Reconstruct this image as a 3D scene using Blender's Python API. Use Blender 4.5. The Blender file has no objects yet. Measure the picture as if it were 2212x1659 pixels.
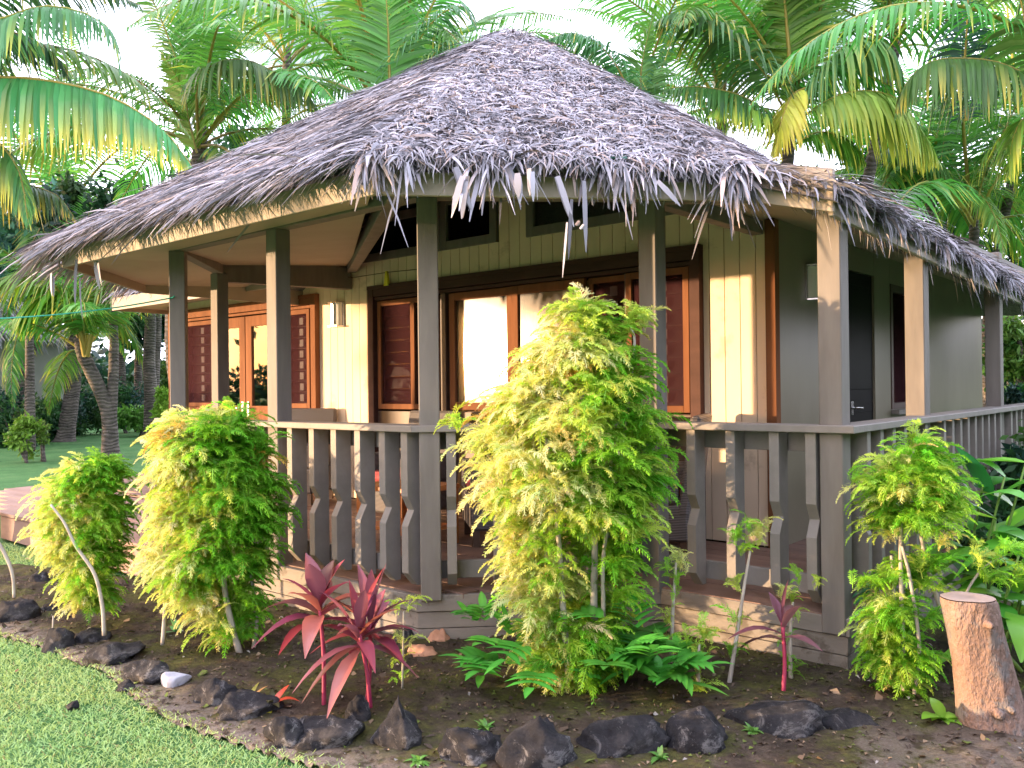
import bpy, math, random
import numpy as np
from mathutils import Vector, Matrix
random.seed(7); RNG = np.random.default_rng(7)
SC = bpy.context.scene
COL = SC.collection

# ------------------------------------------------------------------ survey helpers (picture pixel 2212 wide -> world)
F_, CX_, CY_, HZ_, CAMZ = 1850., 1106., 829.5, 835.5, 1.51
ROLL = math.atan(43 / 3742.)
_a = math.radians(40.35)
FW = np.array([-math.sin(_a), math.cos(_a), 0.]); RT = np.array([math.cos(_a), math.sin(_a), 0.]); UP = np.array([0, 0, 1.])
def ray(x, y):
    dx, dy = x - CX_, y - CY_
    c, s = math.cos(ROLL), math.sin(ROLL)
    return RT * (dx * c - dy * s) + FW * F_ + UP * (-(dx * s + dy * c) + (HZ_ - CY_))
def onz(x, y, z=0.):
    r = ray(x, y); t = (z - CAMZ) / r[2]; p = r * t; p[2] += CAMZ; return p
def onV(x, y, V):
    r = ray(x, y); p = r * (V / r[1]); p[2] += CAMZ; return p
def onU(x, y, U):
    r = ray(x, y); p = r * (U / r[0]); p[2] += CAMZ; return p
def ond(x, y, d):
    p = ray(x, y) / F_ * d; p[2] += CAMZ; return p
def proj(P):
    P = np.asarray(P, float) - np.array([0, 0, CAMZ])
    d = P @ FW; X = P @ RT / d * F_; Y = -(P @ UP) / d * F_ + (HZ_ - CY_)
    c, s = math.cos(ROLL), math.sin(ROLL)
    return CX_ + X * c + Y * s, CY_ - X * s + Y * c, d

# ------------------------------------------------------------------ object helpers
def tag(o, label=None, cat=None, group=None, kind=None):
    if label: o['label'] = label
    if cat: o['category'] = cat
    if group: o['group'] = group
    if kind: o['kind'] = kind
    return o
def empty(name, loc, label=None, cat=None, group=None):
    o = bpy.data.objects.new(name, None); o.empty_display_size = .1
    o.location = loc; COL.objects.link(o)
    return tag(o, label, cat, group)
def wloc(o):
    return Vector(o.location) + (wloc(o.parent) if o.parent and not o.get('_loc') else Vector())
def link(name, me, parent=None, world=True):
    """world=True: mesh is in world coordinates, the parent stands unrotated somewhere"""
    o = bpy.data.objects.new(name, me); COL.objects.link(o)
    if parent is not None:
        o.parent = parent
        if world:
            p, t = parent, Vector()
            while p is not None:
                t += Vector(p.location)
                p = p.parent
            o.location = -t
    return o
def mesh_np(name, V, F, mat=None, col=None, smooth=False, mats=None, midx=None):
    V = np.asarray(V, np.float32); F = np.asarray(F, np.int32)
    me = bpy.data.meshes.new(name)
    k = F.shape[1]
    me.vertices.add(len(V)); me.vertices.foreach_set('co', V.ravel())
    me.loops.add(F.size); me.loops.foreach_set('vertex_index', F.ravel())
    me.polygons.add(len(F)); me.polygons.foreach_set('loop_start', np.arange(0, F.size, k, dtype=np.int32))
    me.polygons.foreach_set('loop_total', np.full(len(F), k, np.int32))
    if smooth: me.polygons.foreach_set('use_smooth', np.ones(len(F), bool))
    for m in (mats or ([mat] if mat else [])): me.materials.append(m)
    if midx is not None: me.polygons.foreach_set('material_index', np.asarray(midx, np.int32))
    me.update(calc_edges=True)
    if col is not None:
        ca = me.color_attributes.new('Col', 'FLOAT_COLOR', 'POINT')
        c4 = np.ones((len(V), 4), np.float32); c4[:, :3] = col
        ca.data.foreach_set('color', c4.ravel())
    return me
class MB:
    def __init__(s): s.v = []; s.f = []; s.c = []; s.cur = (1, 1, 1); s.sm = []
    def add(s, vs, fs, smooth=False):
        n = len(s.v); s.v += [tuple(v) for v in vs]; s.c += [s.cur] * len(vs)
        s.f += [tuple(i + n for i in f) for f in fs]; s.sm += [smooth] * len(fs)
    def hexa(s, p):  # 8 pts: bottom 4 ccw, top 4 ccw
        s.add(p, [(3, 2, 1, 0), (4, 5, 6, 7), (0, 1, 5, 4), (1, 2, 6, 5), (2, 3, 7, 6), (3, 0, 4, 7)])
    def box(s, a, b):
        (x0, y0, z0), (x1, y1, z1) = a, b
        s.hexa([(x0, y0, z0), (x1, y0, z0), (x1, y1, z0), (x0, y1, z0), (x0, y0, z1), (x1, y0, z1), (x1, y1, z1), (x0, y1, z1)])
    def obox(s, c, ax, ay, hz):  # centre bottom, half axes vectors in plan, z range
        c = np.array(c[:2]); ax = np.array(ax); ay = np.array(ay)
        q = [c - ax - ay, c + ax - ay, c + ax + ay, c - ax + ay]
        s.hexa([(x, y, hz[0]) for x, y in q] + [(x, y, hz[1]) for x, y in q])
    def beam(s, p0, p1, w, h):
        p0 = Vector(p0); p1 = Vector(p1); t = (p1 - p0).normalized()
        sd = t.cross(Vector((0, 0, 1)))
        if sd.length < 1e-4: sd = Vector((1, 0, 0))
        sd.normalize(); u = sd.cross(t)
        sd = sd * (w / 2); u = u * (h / 2)
        s.hexa([p0 - sd - u, p0 + sd - u, p1 + sd - u, p1 - sd - u, p0 - sd + u, p0 + sd + u, p1 + sd + u, p1 - sd + u])
    def prism(s, poly, z0, z1):
        n = len(poly)
        s.add([(x, y, z0) for x, y in poly] + [(x, y, z1) for x, y in poly],
              [tuple(range(n - 1, -1, -1)), tuple(range(n, 2 * n))] + [(i, (i + 1) % n, n + (i + 1) % n, n + i) for i in range(n)])
    def slab(s, pts, th):  # planar-ish polygon, thickness down
        n = len(pts)
        s.add([tuple(p) for p in pts] + [(p[0], p[1], p[2] - th) for p in pts],
              [tuple(range(n)), tuple(range(2 * n - 1, n - 1, -1))] + [(i, n + i, n + (i + 1) % n, (i + 1) % n) for i in range(n)])
    def strip(s, line, z0, z1, th, out=0.):
        """vertical board along a polyline, outer face offset by out to the right-hand side, thickness th inwards; z per point or const"""
        n = len(line); P = [np.array(p[:2], float) for p in line]
        Z0 = z0 if isinstance(z0, (list, tuple)) else [z0] * n
        Z1 = z1 if isinstance(z1, (list, tuple)) else [z1] * n
        def nrm(i):
            d = P[i + 1] - P[i]; d /= np.linalg.norm(d); return np.array([d[1], -d[0]])
        O, I = [], []
        for i in range(n):
            if i == 0: m = nrm(0); k = 1
            elif i == n - 1: m = nrm(n - 2); k = 1
            else:
                a, b = nrm(i - 1), nrm(i); m = a + b; m /= np.linalg.norm(m); k = 1 / max(.3, m @ a)
            O.append(P[i] + m * k * out); I.append(P[i] + m * k * (out - th))
        for i in range(n - 1):
            s.hexa([(*O[i], Z0[i]), (*O[i + 1], Z0[i + 1]), (*I[i + 1], Z0[i + 1]), (*I[i], Z0[i]),
                    (*O[i], Z1[i]), (*O[i + 1], Z1[i + 1]), (*I[i + 1], Z1[i + 1]), (*I[i], Z1[i])])
    def tube(s, pts, rad, n=8, cap=True):
        pts = [Vector(p) for p in pts]; m = len(pts); V = []
        ref = Vector((.3, .9, .2))
        for i, p in enumerate(pts):
            t = (pts[min(i + 1, m - 1)] - pts[max(i - 1, 0)]).normalized()
            a = t.cross(ref).normalized(); b = t.cross(a); r = rad[i] if hasattr(rad, '__len__') else rad
            V += [p + (a * math.cos(2 * math.pi * k / n) + b * math.sin(2 * math.pi * k / n)) * r for k in range(n)]
        Fc = [(i * n + k, i * n + (k + 1) % n, (i + 1) * n + (k + 1) % n, (i + 1) * n + k) for i in range(m - 1) for k in range(n)]
        if cap: Fc += [tuple(range(n - 1, -1, -1)), tuple((m - 1) * n + k for k in range(n))]
        s.add(V, Fc, True)
    def build(s, name, mat, parent=None, world=True, bevel=0, col=False):
        me = bpy.data.meshes.new(name); me.from_pydata(s.v, [], s.f); me.update()
        me.polygons.foreach_set('use_smooth', s.sm)
        if mat: me.materials.append(mat)
        if col:
            ca = me.color_attributes.new('Col', 'FLOAT_COLOR', 'POINT')
            ca.data.foreach_set('color', np.array([(*c, 1) for c in s.c], np.float32).ravel())
        o = link(name, me, parent, world)
        if bevel:
            b = o.modifiers.new('b', 'BEVEL'); b.width = bevel; b.segments = 1; b.limit_method = 'ANGLE'
        return o

# ------------------------------------------------------------------ materials
class N:
    def __init__(s, name):
        s.m = bpy.data.materials.new(name); s.m.use_nodes = True
        s.t = s.m.node_tree; s.b = s.t.nodes['Principled BSDF']; s.out = s.t.nodes['Material Output']
    def n(s, kind, **kw):
        x = s.t.nodes.new(kind)
        for k, v in kw.items():
            if k in x.inputs: x.inputs[k].default_value = v
            else: setattr(x, k, v)
        return x
    def l(s, a, b): s.t.links.new(a, b)
    def coords(s, scale=(1, 1, 1)):
        tc = s.n('ShaderNodeTexCoord'); mp = s.n('ShaderNodeMapping'); mp.inputs['Scale'].default_value = scale
        s.l(tc.outputs['Object'], mp.inputs['Vector']); return mp.outputs['Vector']
    def noise(s, vec, scale, detail=4, rough=.6, dist=0):
        x = s.n('ShaderNodeTexNoise'); x.inputs['Scale'].default_value = scale; x.inputs['Detail'].default_value = detail
        x.inputs['Roughness'].default_value = rough; x.inputs['Distortion'].default_value = dist
        s.l(vec, x.inputs['Vector']); return x.outputs['Fac']
    def ramp(s, fac, stops):
        r = s.n('ShaderNodeValToRGB'); e = r.color_ramp.elements
        while len(e) < len(stops): e.new(.5)
        for i, (p, c) in enumerate(stops): e[i].position = p; e[i].color = (*c, 1)
        s.l(fac, r.inputs['Fac']); return r.outputs['Color']
    def mix(s, a, b, fac, mode='MIX'):
        x = s.n('ShaderNodeMix', data_type='RGBA', blend_type=mode)
        for sock, val in ((x.inputs[0], fac), (x.inputs[6], a), (x.inputs[7], b)):
            if isinstance(val, bpy.types.NodeSocket): s.l(val, sock)
            elif isinstance(val, (int, float)): sock.default_value = val
            else: sock.default_value = (*val, 1)
        return x.outputs[2]
    def bump(s, h, strength, dist=.01, nrm=None):
        x = s.n('ShaderNodeBump'); x.inputs['Strength'].default_value = strength; x.inputs['Distance'].default_value = dist
        s.l(h, x.inputs['Height'])
        if nrm: s.l(nrm, x.inputs['Normal'])
        s.l(x.outputs['Normal'], s.b.inputs['Normal']); return x.outputs['Normal']
def pmat(name, c0, c1, scale=6, stretch=(1, 1, 1), rough=.6, bump=.2, bscale=40, spec=.4, bdist=.004, spots=None):
    k = N(name); v = k.coords(stretch)
    c = k.ramp(k.noise(v, scale), [(.3, c0), (.72, c1)])
    if spots:
        sc, col, lo = spots
        f = k.ramp(k.noise(k.coords(), sc, 5, .65), [(lo, (0, 0, 0)), (lo + .06, (1, 1, 1))])
        c = k.mix(c, col, f)
    k.l(c, k.b.inputs['Base Color']); k.b.inputs['Roughness'].default_value = rough
    k.b.inputs['Specular IOR Level'].default_value = spec
    if bump: k.bump(k.noise(v, bscale, 5), bump, bdist)
    return k.m
def leafmat(name, trans=.35, rough=.45, spec=.35, boost=1.3, objvar=True):
    k = N(name); at = k.n('ShaderNodeAttribute', attribute_name='Col')
    c = at.outputs['Color']
    if objvar:
        oi = k.n('ShaderNodeObjectInfo'); hs = k.n('ShaderNodeHueSaturation')
        mr = k.n('ShaderNodeMapRange'); mr.inputs[3].default_value = .7; mr.inputs[4].default_value = 1.35
        k.l(oi.outputs['Random'], mr.inputs[0]); k.l(mr.outputs[0], hs.inputs['Value'])
        mr2 = k.n('ShaderNodeMapRange'); mr2.inputs[3].default_value = .478; mr2.inputs[4].default_value = .525
        mm = k.n('ShaderNodeMath', operation='FRACT'); m2 = k.n('ShaderNodeMath', operation='MULTIPLY'); m2.inputs[1].default_value = 7.31
        k.l(oi.outputs['Random'], m2.inputs[0]); k.l(m2.outputs[0], mm.inputs[0]); k.l(mm.outputs[0], mr2.inputs[0]); k.l(mr2.outputs[0], hs.inputs['Hue'])
        k.l(c, hs.inputs['Color']); c = hs.outputs['Color']
    k.l(c, k.b.inputs['Base Color']); k.b.inputs['Roughness'].default_value = rough; k.b.inputs['Specular IOR Level'].default_value = spec
    if trans:
        tr = k.n('ShaderNodeBsdfTranslucent'); mx = k.n('ShaderNodeMixShader'); mx.inputs[0].default_value = trans
        k.l(k.mix(c, (boost, boost, boost * .8), 1, 'MULTIPLY'), tr.inputs['Color'])
        k.l(k.b.outputs[0], mx.inputs[1]); k.l(tr.outputs[0], mx.inputs[2]); k.l(mx.outputs[0], k.out.inputs['Surface'])
    return k.m
M = {}
TAUPE = ((.135, .124, .110), (.195, .178, .158))
M['paint'] = pmat('taupe_paint', *TAUPE, 11, (1, 1, .16), .65, .25, 60, .25, .003)
M['paint_rail'] = pmat('taupe_rail_paint', (.18, .166, .146), (.23, .212, .188), 7, (1, 1, 1), .6, .4, 60, .3, .004)
M['skirt'] = pmat('taupe_skirt_paint', (.16, .146, .124), (.22, .20, .172), 4, (1, 1, 3), .65, .4, 30, .3, .006, spots=(5, (.11, .095, .075), .56))
M['fascia'] = pmat('fascia_paint', (.27, .235, .19), (.33, .29, .235), 3, (1, 1, 1), .6, .25, 25, .3, .004)
M['siding'] = pmat('khaki_siding_paint', (.72, .57, .41), (.78, .63, .46), 3, (1, 1, .3), .8, .25, 50, .15, .003, spots=(2.2, (.60, .47, .33), .60))
M['siding_dark'] = pmat('olive_wall_paint', (.185, .168, .115), (.225, .205, .145), 2, (1, 1, .5), .35, .1, 12, .35, .003)
M['wood'] = pmat('red_brown_timber', (.13, .055, .025), (.22, .095, .044), 9, (1, 1, .12), .8, .3, 60, .12, .003)
M['louvre'] = pmat('louvre_glass_blade', (.075, .052, .055), (.11, .08, .085), 3, (1, 1, 1), .3, 0, 30, .3)
M['header'] = pmat('dark_brown_trim', (.055, .028, .022), (.09, .046, .036), 6, (.3, 1, 1), .7, .3, 50, .15, .003)
M['darkwood'] = pmat('dark_stained_timber', (.05, .03, .02), (.09, .055, .038), 6, (1, 1, .2), .5, .3, 50, .4, .003)
M['soffit'] = pmat('ply_soffit', (.38, .32, .24), (.44, .375, .285), 2, (1, 1, 1), .7, .1, 30, .2, .002)
M['black'] = pmat('black_door_paint', (.003, .003, .003), (.005, .005, .0045), 4, (1, 1, 1), .5, .1, 30, .06, .002)
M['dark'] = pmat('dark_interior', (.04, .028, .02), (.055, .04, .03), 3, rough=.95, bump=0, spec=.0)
M['deck'] = pmat('deck_timber', (.13, .08, .06), (.23, .145, .11), 7, (.15, 1, 1), .6, .5, 50, .35, .004)
M['walkdeck'] = pmat('walkway_timber', (.24, .15, .115), (.34, .23, .185), 7, (.15, 1, 1), .7, .5, 50, .3, .004)
M['metal'] = pmat('brushed_metal', (.55, .55, .56), (.7, .7, .7), 10, rough=.25, bump=0); M['metal'].node_tree.nodes['Principled BSDF'].inputs['Metallic'].default_value = 1
M['lampglass'] = pmat('frosted_lamp_glass', (.75, .74, .72), (.82, .81, .8), 8, rough=.35, bump=.05)
M['wicker'] = None
M['cushion'] = pmat('red_cushion', (.28, .05, .06), (.36, .08, .085), 20, rough=.9, bump=.2, bscale=200)
M['tablewood'] = pmat('orange_table_wood', (.32, .11, .03), (.45, .17, .05), 9, (1, .2, 1), .4, .2)
M['curtain'] = pmat('cream_curtain', (.40, .25, .09), (.48, .32, .13), 12, (1, 1, .1), .9, .1)
M['shade_band'] = pmat('amber_shade_band', (.36, .17, .045), (.46, .24, .08), 9, (1, 1, .3), .9, .2)
M['stump_bark'] = pmat('stump_bark', (.19, .128, .10), (.30, .22, .182), 9, (1, 1, .5), .9, .9, 30, .1, .05, spots=(5, (.20, .18, .168), .54))
M['stump_cut'] = pmat('stump_cut_wood', (.25, .18, .14), (.36, .27, .22), 12, rough=.8, bump=.3)
M['cord'] = pmat('green_cord', (.02, .30, .20), (.03, .36, .25), 30, rough=.5, bump=0)
M['tag'] = pmat('yellow_plastic', (.6, .55, .03), (.7, .62, .05), 20, rough=.4, bump=0)
M['tarp'] = pmat('green_tarp', (.02, .10, .075), (.03, .14, .10), 12, rough=.5, bump=.3)
M['shell'] = pmat('pale_shell', (.6, .58, .53), (.8, .78, .74), 20, rough=.5, bump=.1)
M['brick'] = pmat('orange_stone', (.34, .17, .10), (.45, .25, .16), 20, rough=.9, bump=.5)
M['aralia'] = leafmat('aralia_leaf', .42, .5, .25, 1.35, False)
M['frond'] = leafmat('palm_frond', .38, .42, .4, 1.3)
M['leaf'] = leafmat('broad_leaf', .3, .35, .45, 1.3, False)
M['treeleaf'] = leafmat('tree_leaf', .3, .5, .3, 1.2, True)
M['stem'] = pmat('pale_stem', (.30, .27, .23), (.46, .43, .38), 30, (1, 1, .4), .8, .6, 90, .2, .004)
M['trunk'] = None
def wicker():
    k = N('grey_wicker'); v = k.coords((1, 1, 1))
    w = k.n('ShaderNodeTexWave', wave_type='BANDS', bands_direction='Z'); w.inputs['Scale'].default_value = 28; k.l(v, w.inputs['Vector'])
    k.l(k.ramp(w.outputs['Fac'], [(.1, (.03, .028, .028)), (.6, (.16, .148, .145))]), k.b.inputs['Base Color'])
    k.b.inputs['Roughness'].default_value = .5; k.bump(w.outputs['Fac'], .6, .006); return k.m
M['wicker'] = wicker()
def palmtrunk():
    k = N('palm_trunk_bark'); v = k.coords()
    w = k.n('ShaderNodeTexWave', wave_type='BANDS', bands_direction='Z'); w.inputs['Scale'].default_value = 3.6; w.inputs['Distortion'].default_value = 7
    w.inputs['Detail'].default_value = 3; k.l(v, w.inputs['Vector'])
    c = k.mix(k.ramp(k.noise(v, 3.5), [(.3, (.05, .043, .037)), (.7, (.16, .135, .112))]), k.ramp(w.outputs['Fac'], [(.15, (.45, .45, .45)), (.6, (1, 1, 1))]), .6, 'MULTIPLY')
    k.l(c, k.b.inputs['Base Color']); k.b.inputs['Roughness'].default_value = .9; k.bump(w.outputs['Fac'], .7, .03); return k.m
M['trunk'] = palmtrunk()
def vcol(name, rough=.9, spec=.2):
    k = N(name); at = k.n('ShaderNodeAttribute', attribute_name='Col'); k.l(at.outputs['Color'], k.b.inputs['Base Color'])
    k.b.inputs['Roughness'].default_value = rough; k.b.inputs['Specular IOR Level'].default_value = spec; return k.m
M['thatchblade'] = vcol('thatch_leaf', .75, .25)
M['litter'] = vcol('litter', .9, .2)
M['thatchbase'] = pmat('thatch_bed', (.15, .135, .13), (.30, .275, .27), 30, (1, 1, 1), .95, .8, 60, .1, .02)
def grassblade():
    return leafmat('grass_blade', .3, .6, .2, 1.2, False)
M['grass'] = grassblade()
def lawn():
    k = N('lawn_turf'); v = k.coords()
    c = k.ramp(k.noise(v, 1.3, 6, .7), [(.3, (.045, .13, .04)), (.5, (.075, .19, .06)), (.72, (.13, .23, .085))])
    c = k.mix(c, k.ramp(k.noise(v, 60, 4, .7), [(.3, (.45, .45, .45)), (.7, (1.35, 1.35, 1.3))]), .8, 'MULTIPLY')
    k.l(c, k.b.inputs['Base Color']); k.b.inputs['Roughness'].default_value = .9; k.b.inputs['Specular IOR Level'].default_value = .15
    k.bump(k.noise(v, 90, 5, .7), .8, .02); return k.m
M['lawn'] = lawn()
def soil():
    k = N('garden_soil'); v = k.coords()
    c = k.ramp(k.noise(v, 9, 7, .7), [(.28, (.032, .025, .019)), (.55, (.085, .066, .05)), (.8, (.20, .16, .125))])
    moss = k.ramp(k.noise(v, 3.2, 6, .72), [(.45, (0, 0, 0)), (.58, (1, 1, 1))])
    c = k.mix(c, k.ramp(k.noise(v, 40, 4), [(.3, (.05, .062, .014)), (.7, (.15, .16, .035))]), k.mix((0, 0, 0), moss, .65))
    sand = k.n('ShaderNodeAttribute', attribute_name='sand')
    sn = k.mix(k.ramp(k.noise(v, 70, 4, .8), [(.3, (.16, .13, .105)), (.7, (.36, .31, .26))]), c, k.ramp(k.noise(v, 14, 5), [(.5, (0, 0, 0)), (.62, (1, 1, 1))]))
    c = k.mix(c, sn, sand.outputs['Fac'])
    k.l(c, k.b.inputs['Base Color']); k.b.inputs['Roughness'].default_value = .95; k.b.inputs['Specular IOR Level'].default_value = .15
    k.bump(k.noise(v, 55, 7, .75), 1., .03); return k.m
M['soil'] = soil()
def rock():
    k = N('basalt_rock'); v = k.coords()
    c = k.ramp(k.noise(v, 7, 7, .7), [(.30, (.015, .017, .022)), (.50, (.046, .048, .057)), (.72, (.14, .136, .136))])
    li = k.ramp(k.noise(v, 6, 10, .8, .6), [(.525, (0, 0, 0)), (.585, (1, 1, 1))])
    oi = k.n('ShaderNodeObjectInfo'); lt = k.n('ShaderNodeMath', operation='MULTIPLY'); l0 = k.n('ShaderNodeMath', operation='MULTIPLY_ADD'); l0.inputs[1].default_value = .7; l0.inputs[2].default_value = .25; k.l(oi.outputs['Random'], l0.inputs[0]); k.l(l0.outputs[0], lt.inputs[1])
    sp = k.n('ShaderNodeSeparateColor'); k.l(li, sp.inputs[0]); k.l(sp.outputs[0], lt.inputs[0])
    c = k.mix(c, (.42, .42, .42), lt.outputs[0])
    k.l(c, k.b.inputs['Base Color']); k.b.inputs['Roughness'].default_value = .85; k.b.inputs['Specular IOR Level'].default_value = .25
    k.bump(k.noise(v, 34, 10, .85), 1., .09); return k.m
M['rock'] = rock()
M['palerock'] = pmat('pale_blue_stone', (.24, .25, .30), (.42, .43, .48), 14, rough=.8, bump=.4, bscale=40, spec=.3, bdist=.01)
def glass(name, tint=(.9, .9, .9), transp=.92, rough=.02, base=.05):
    k = N(name); k.t.nodes.remove(k.b)
    tr = k.n('ShaderNodeBsdfTransparent'); tr.inputs[0].default_value = (*tint, 1)
    gl = k.n('ShaderNodeBsdfGlossy'); gl.inputs['Roughness'].default_value = rough
    fr = k.n('ShaderNodeFresnel'); fr.inputs[0].default_value = 1.52
    ad = k.n('ShaderNodeMath', operation='MULTIPLY_ADD'); ad.inputs[1].default_value = 1.9; ad.inputs[2].default_value = base; k.l(fr.outputs[0], ad.inputs[0]); ad.use_clamp = True
    mx = k.n('ShaderNodeMixShader'); k.l(ad.outputs[0], mx.inputs[0]); k.l(tr.outputs[0], mx.inputs[1]); k.l(gl.outputs[0], mx.inputs[2])
    k.l(mx.outputs[0], k.out.inputs['Surface']); return k.m
M['glass'] = glass('window_glass')
M['sunglass'] = glass('dusty_window_glass', rough=.085, base=.05)
def screen():
    k = N('insect_screen')
    k.b.inputs['Base Color'].default_value = (.045, .018, .021, 1); k.b.inputs['Roughness'].default_value = .9; k.b.inputs['Specular IOR Level'].default_value = 0
    tr = k.n('ShaderNodeBsdfTransparent'); mx = k.n('ShaderNodeMixShader'); mx.inputs[0].default_value = .5
    k.l(k.b.outputs[0], mx.inputs[1]); k.l(tr.outputs[0], mx.inputs[2]); k.l(mx.outputs[0], k.out.inputs['Surface']); return k.m
M['screen'] = screen()

# ------------------------------------------------------------------ camera, light, world
cam = bpy.data.cameras.new('camera'); co = bpy.data.objects.new('camera', cam); COL.objects.link(co)
cam.sensor_width = 36; cam.lens = 36 * F_ / 2212; cam.clip_start = .05; cam.clip_end = 2000
c_, s_ = math.cos(ROLL), math.sin(ROLL)
fwd = FW * F_ + UP * (HZ_ - CY_); fwd /= np.linalg.norm(fwd)
rgt = RT * c_ - UP * s_; upv = np.cross(rgt, fwd); upv /= np.linalg.norm(upv); rgt = np.cross(fwd, upv)
mw = Matrix.Identity(4)
for i in range(3): mw[i][0], mw[i][1], mw[i][2] = rgt[i], upv[i], -fwd[i]
mw[2][3] = CAMZ
co.matrix_world = mw; SC.camera = co
SUN_EL = math.radians(2.2); SUN_AZ = (-.69, -.724)
sd = Vector((SUN_AZ[0] * math.cos(SUN_EL), SUN_AZ[1] * math.cos(SUN_EL), math.sin(SUN_EL))).normalized()
sl = bpy.data.lights.new('sun', 'SUN'); sl.energy = 1.9; sl.angle = math.radians(.55); sl.color = (1., .65, .37)
so = bpy.data.objects.new('sun', sl); COL.objects.link(so); so.rotation_euler = sd.to_track_quat('Z', 'Y').to_euler()
so.location = (-20, -20, 10)
w = bpy.data.worlds.new('World'); SC.world = w; w.use_nodes = True
nt = w.node_tree; bg = nt.nodes['Background']
sky = nt.nodes.new('ShaderNodeTexSky'); sky.sky_type = 'NISHITA'; sky.sun_disc = False
sky.sun_elevation = SUN_EL; sky.sun_rotation = math.atan2(sd.x, sd.y) % (2 * math.pi); sky.altitude = 0
sky.air_density = 1.; sky.dust_density = 2.; sky.ozone_density = 1.
tc = nt.nodes.new('ShaderNodeTexCoord'); ns = nt.nodes.new('ShaderNodeTexNoise'); ns.inputs['Scale'].default_value = 2.2; ns.inputs['Detail'].default_value = 6
mp = nt.nodes.new('ShaderNodeMapping'); mp.inputs['Scale'].default_value = (1, 1, 2.2); nt.links.new(tc.outputs['Generated'], mp.inputs[0]); nt.links.new(mp.outputs[0], ns.inputs['Vector'])
rp = nt.nodes.new('ShaderNodeValToRGB'); rp.color_ramp.elements[0].position = .36; rp.color_ramp.elements[1].position = .60
nt.links.new(ns.outputs['Fac'], rp.inputs[0])
mxs = nt.nodes.new('ShaderNodeMix'); mxs.data_type = 'RGBA'
CLOUD = (5.7, 5.6, 7.1, 1)
nt.links.new(rp.outputs[0], mxs.inputs[0]); nt.links.new(sky.outputs[0], mxs.inputs[6]); dt = nt.nodes.new('ShaderNodeVectorMath'); dt.operation = 'DOT_PRODUCT'; dt.inputs[1].default_value = sd   # sunset-lit cloud round the low sun
nt.links.new(tc.outputs['Generated'], dt.inputs[0])
mr = nt.nodes.new('ShaderNodeMapRange'); mr.inputs[1].default_value = .45; mr.inputs[2].default_value = 1.; nt.links.new(dt.outputs['Value'], mr.inputs[0])
pw = nt.nodes.new('ShaderNodeMath'); pw.operation = 'POWER'; pw.inputs[1].default_value = 1.5; nt.links.new(mr.outputs[0], pw.inputs[0])
mg = nt.nodes.new('ShaderNodeMix'); mg.data_type = 'RGBA'; mg.inputs[6].default_value = CLOUD; mg.inputs[7].default_value = (12., 7., 3.4, 1)
nt.links.new(pw.outputs[0], mg.inputs[0]); nt.links.new(mg.outputs[2], mxs.inputs[7])
nt.links.new(mxs.outputs[2], bg.inputs['Color']); bg.inputs['Strength'].default_value = .15
SC.view_settings.view_transform = 'Standard'; SC.view_settings.look = 'None'; SC.view_settings.exposure = 2.88; SC.view_settings.gamma = 1
SC.render.engine = 'CYCLES'; SC.cycles.max_bounces = 8; SC.cycles.transparent_max_bounces = 12; SC.cycles.use_denoising = True
# ================================================================== BUNGALOW
BW = empty('bungalow', (-5.1, 6.0, 0), 'thatched timber bungalow with railed porch, taupe posts and khaki boarded walls', 'bungalow')
DZ = .305                                   # porch floor
PA, PD_, PE, PF, PH = (-6.50, 3.48), (-3.68, 3.48), (-2.66, 4.50), (-1.58, 4.50), (-1.58, 12.8)
PB_ = (-7.45, 4.43)
# ---- porch floor boards
def floorboards(poly, z, pitch=.14, gap=.006, th=.03, axis=0):
    m = MB(); n = len(poly); vs = [p[1] for p in poly]; v = min(vs)
    while v < max(vs):
        vm = v + pitch / 2; xs = []
        for i in range(n):
            (x0, y0), (x1, y1) = poly[i], poly[(i + 1) % n]
            if (y0 > vm) != (y1 > vm): xs.append(x0 + (vm - y0) / (y1 - y0) * (x1 - x0))
        xs.sort()
        for a, b in zip(xs[::2], xs[1::2]):
            m.box((a, v + gap / 2, z - th), (b, v + pitch - gap / 2, z + random.uniform(-.0015, .0015)))
        v += pitch
    return m
porch = [PD_, PE, PF, PH, (-2.62, 12.8), (-2.62, 6.03), (-11.3, 6.03), (-11.3, 4.95), (-7.6, 4.55), PB_, PA]
floorboards(porch, DZ).build('porch_floor', M['deck'], BW)
walk = [(-6.62, 3.28), (-9.7, 3.28), (-12.0, 4.1), (-12.5, 6.4), (-11.45, 6.4), (-11.45, 4.9), (-7.65, 4.5), (-7.5, 4.38), (-6.64, 3.52)]
wk = floorboards(walk, .283).build('wooden_walkway', M['walkdeck'])
tag(wk, 'low timber walkway of reddish boards running from the porch toward the rear lawn', 'walkway')
m = MB(); m.strip(walk[:4][::-1], .02, .245, .03, -.01); m.build('edge_board', M['walkdeck'], wk)
# ---- skirt below the porch floor
line = [PB_, PA, PD_, PE, PF, PH]
m = MB()
m.strip(line, .205, .298, .04, .045)
m.build('floor_edge_board', M['skirt'], BW, bevel=.003)
m = MB()
m.strip(line, .105, .199, .035, .03); m.strip(line, .0, .100, .035, .027)
m.build('skirt_board', M['skirt'], BW, bevel=.002)
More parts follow.
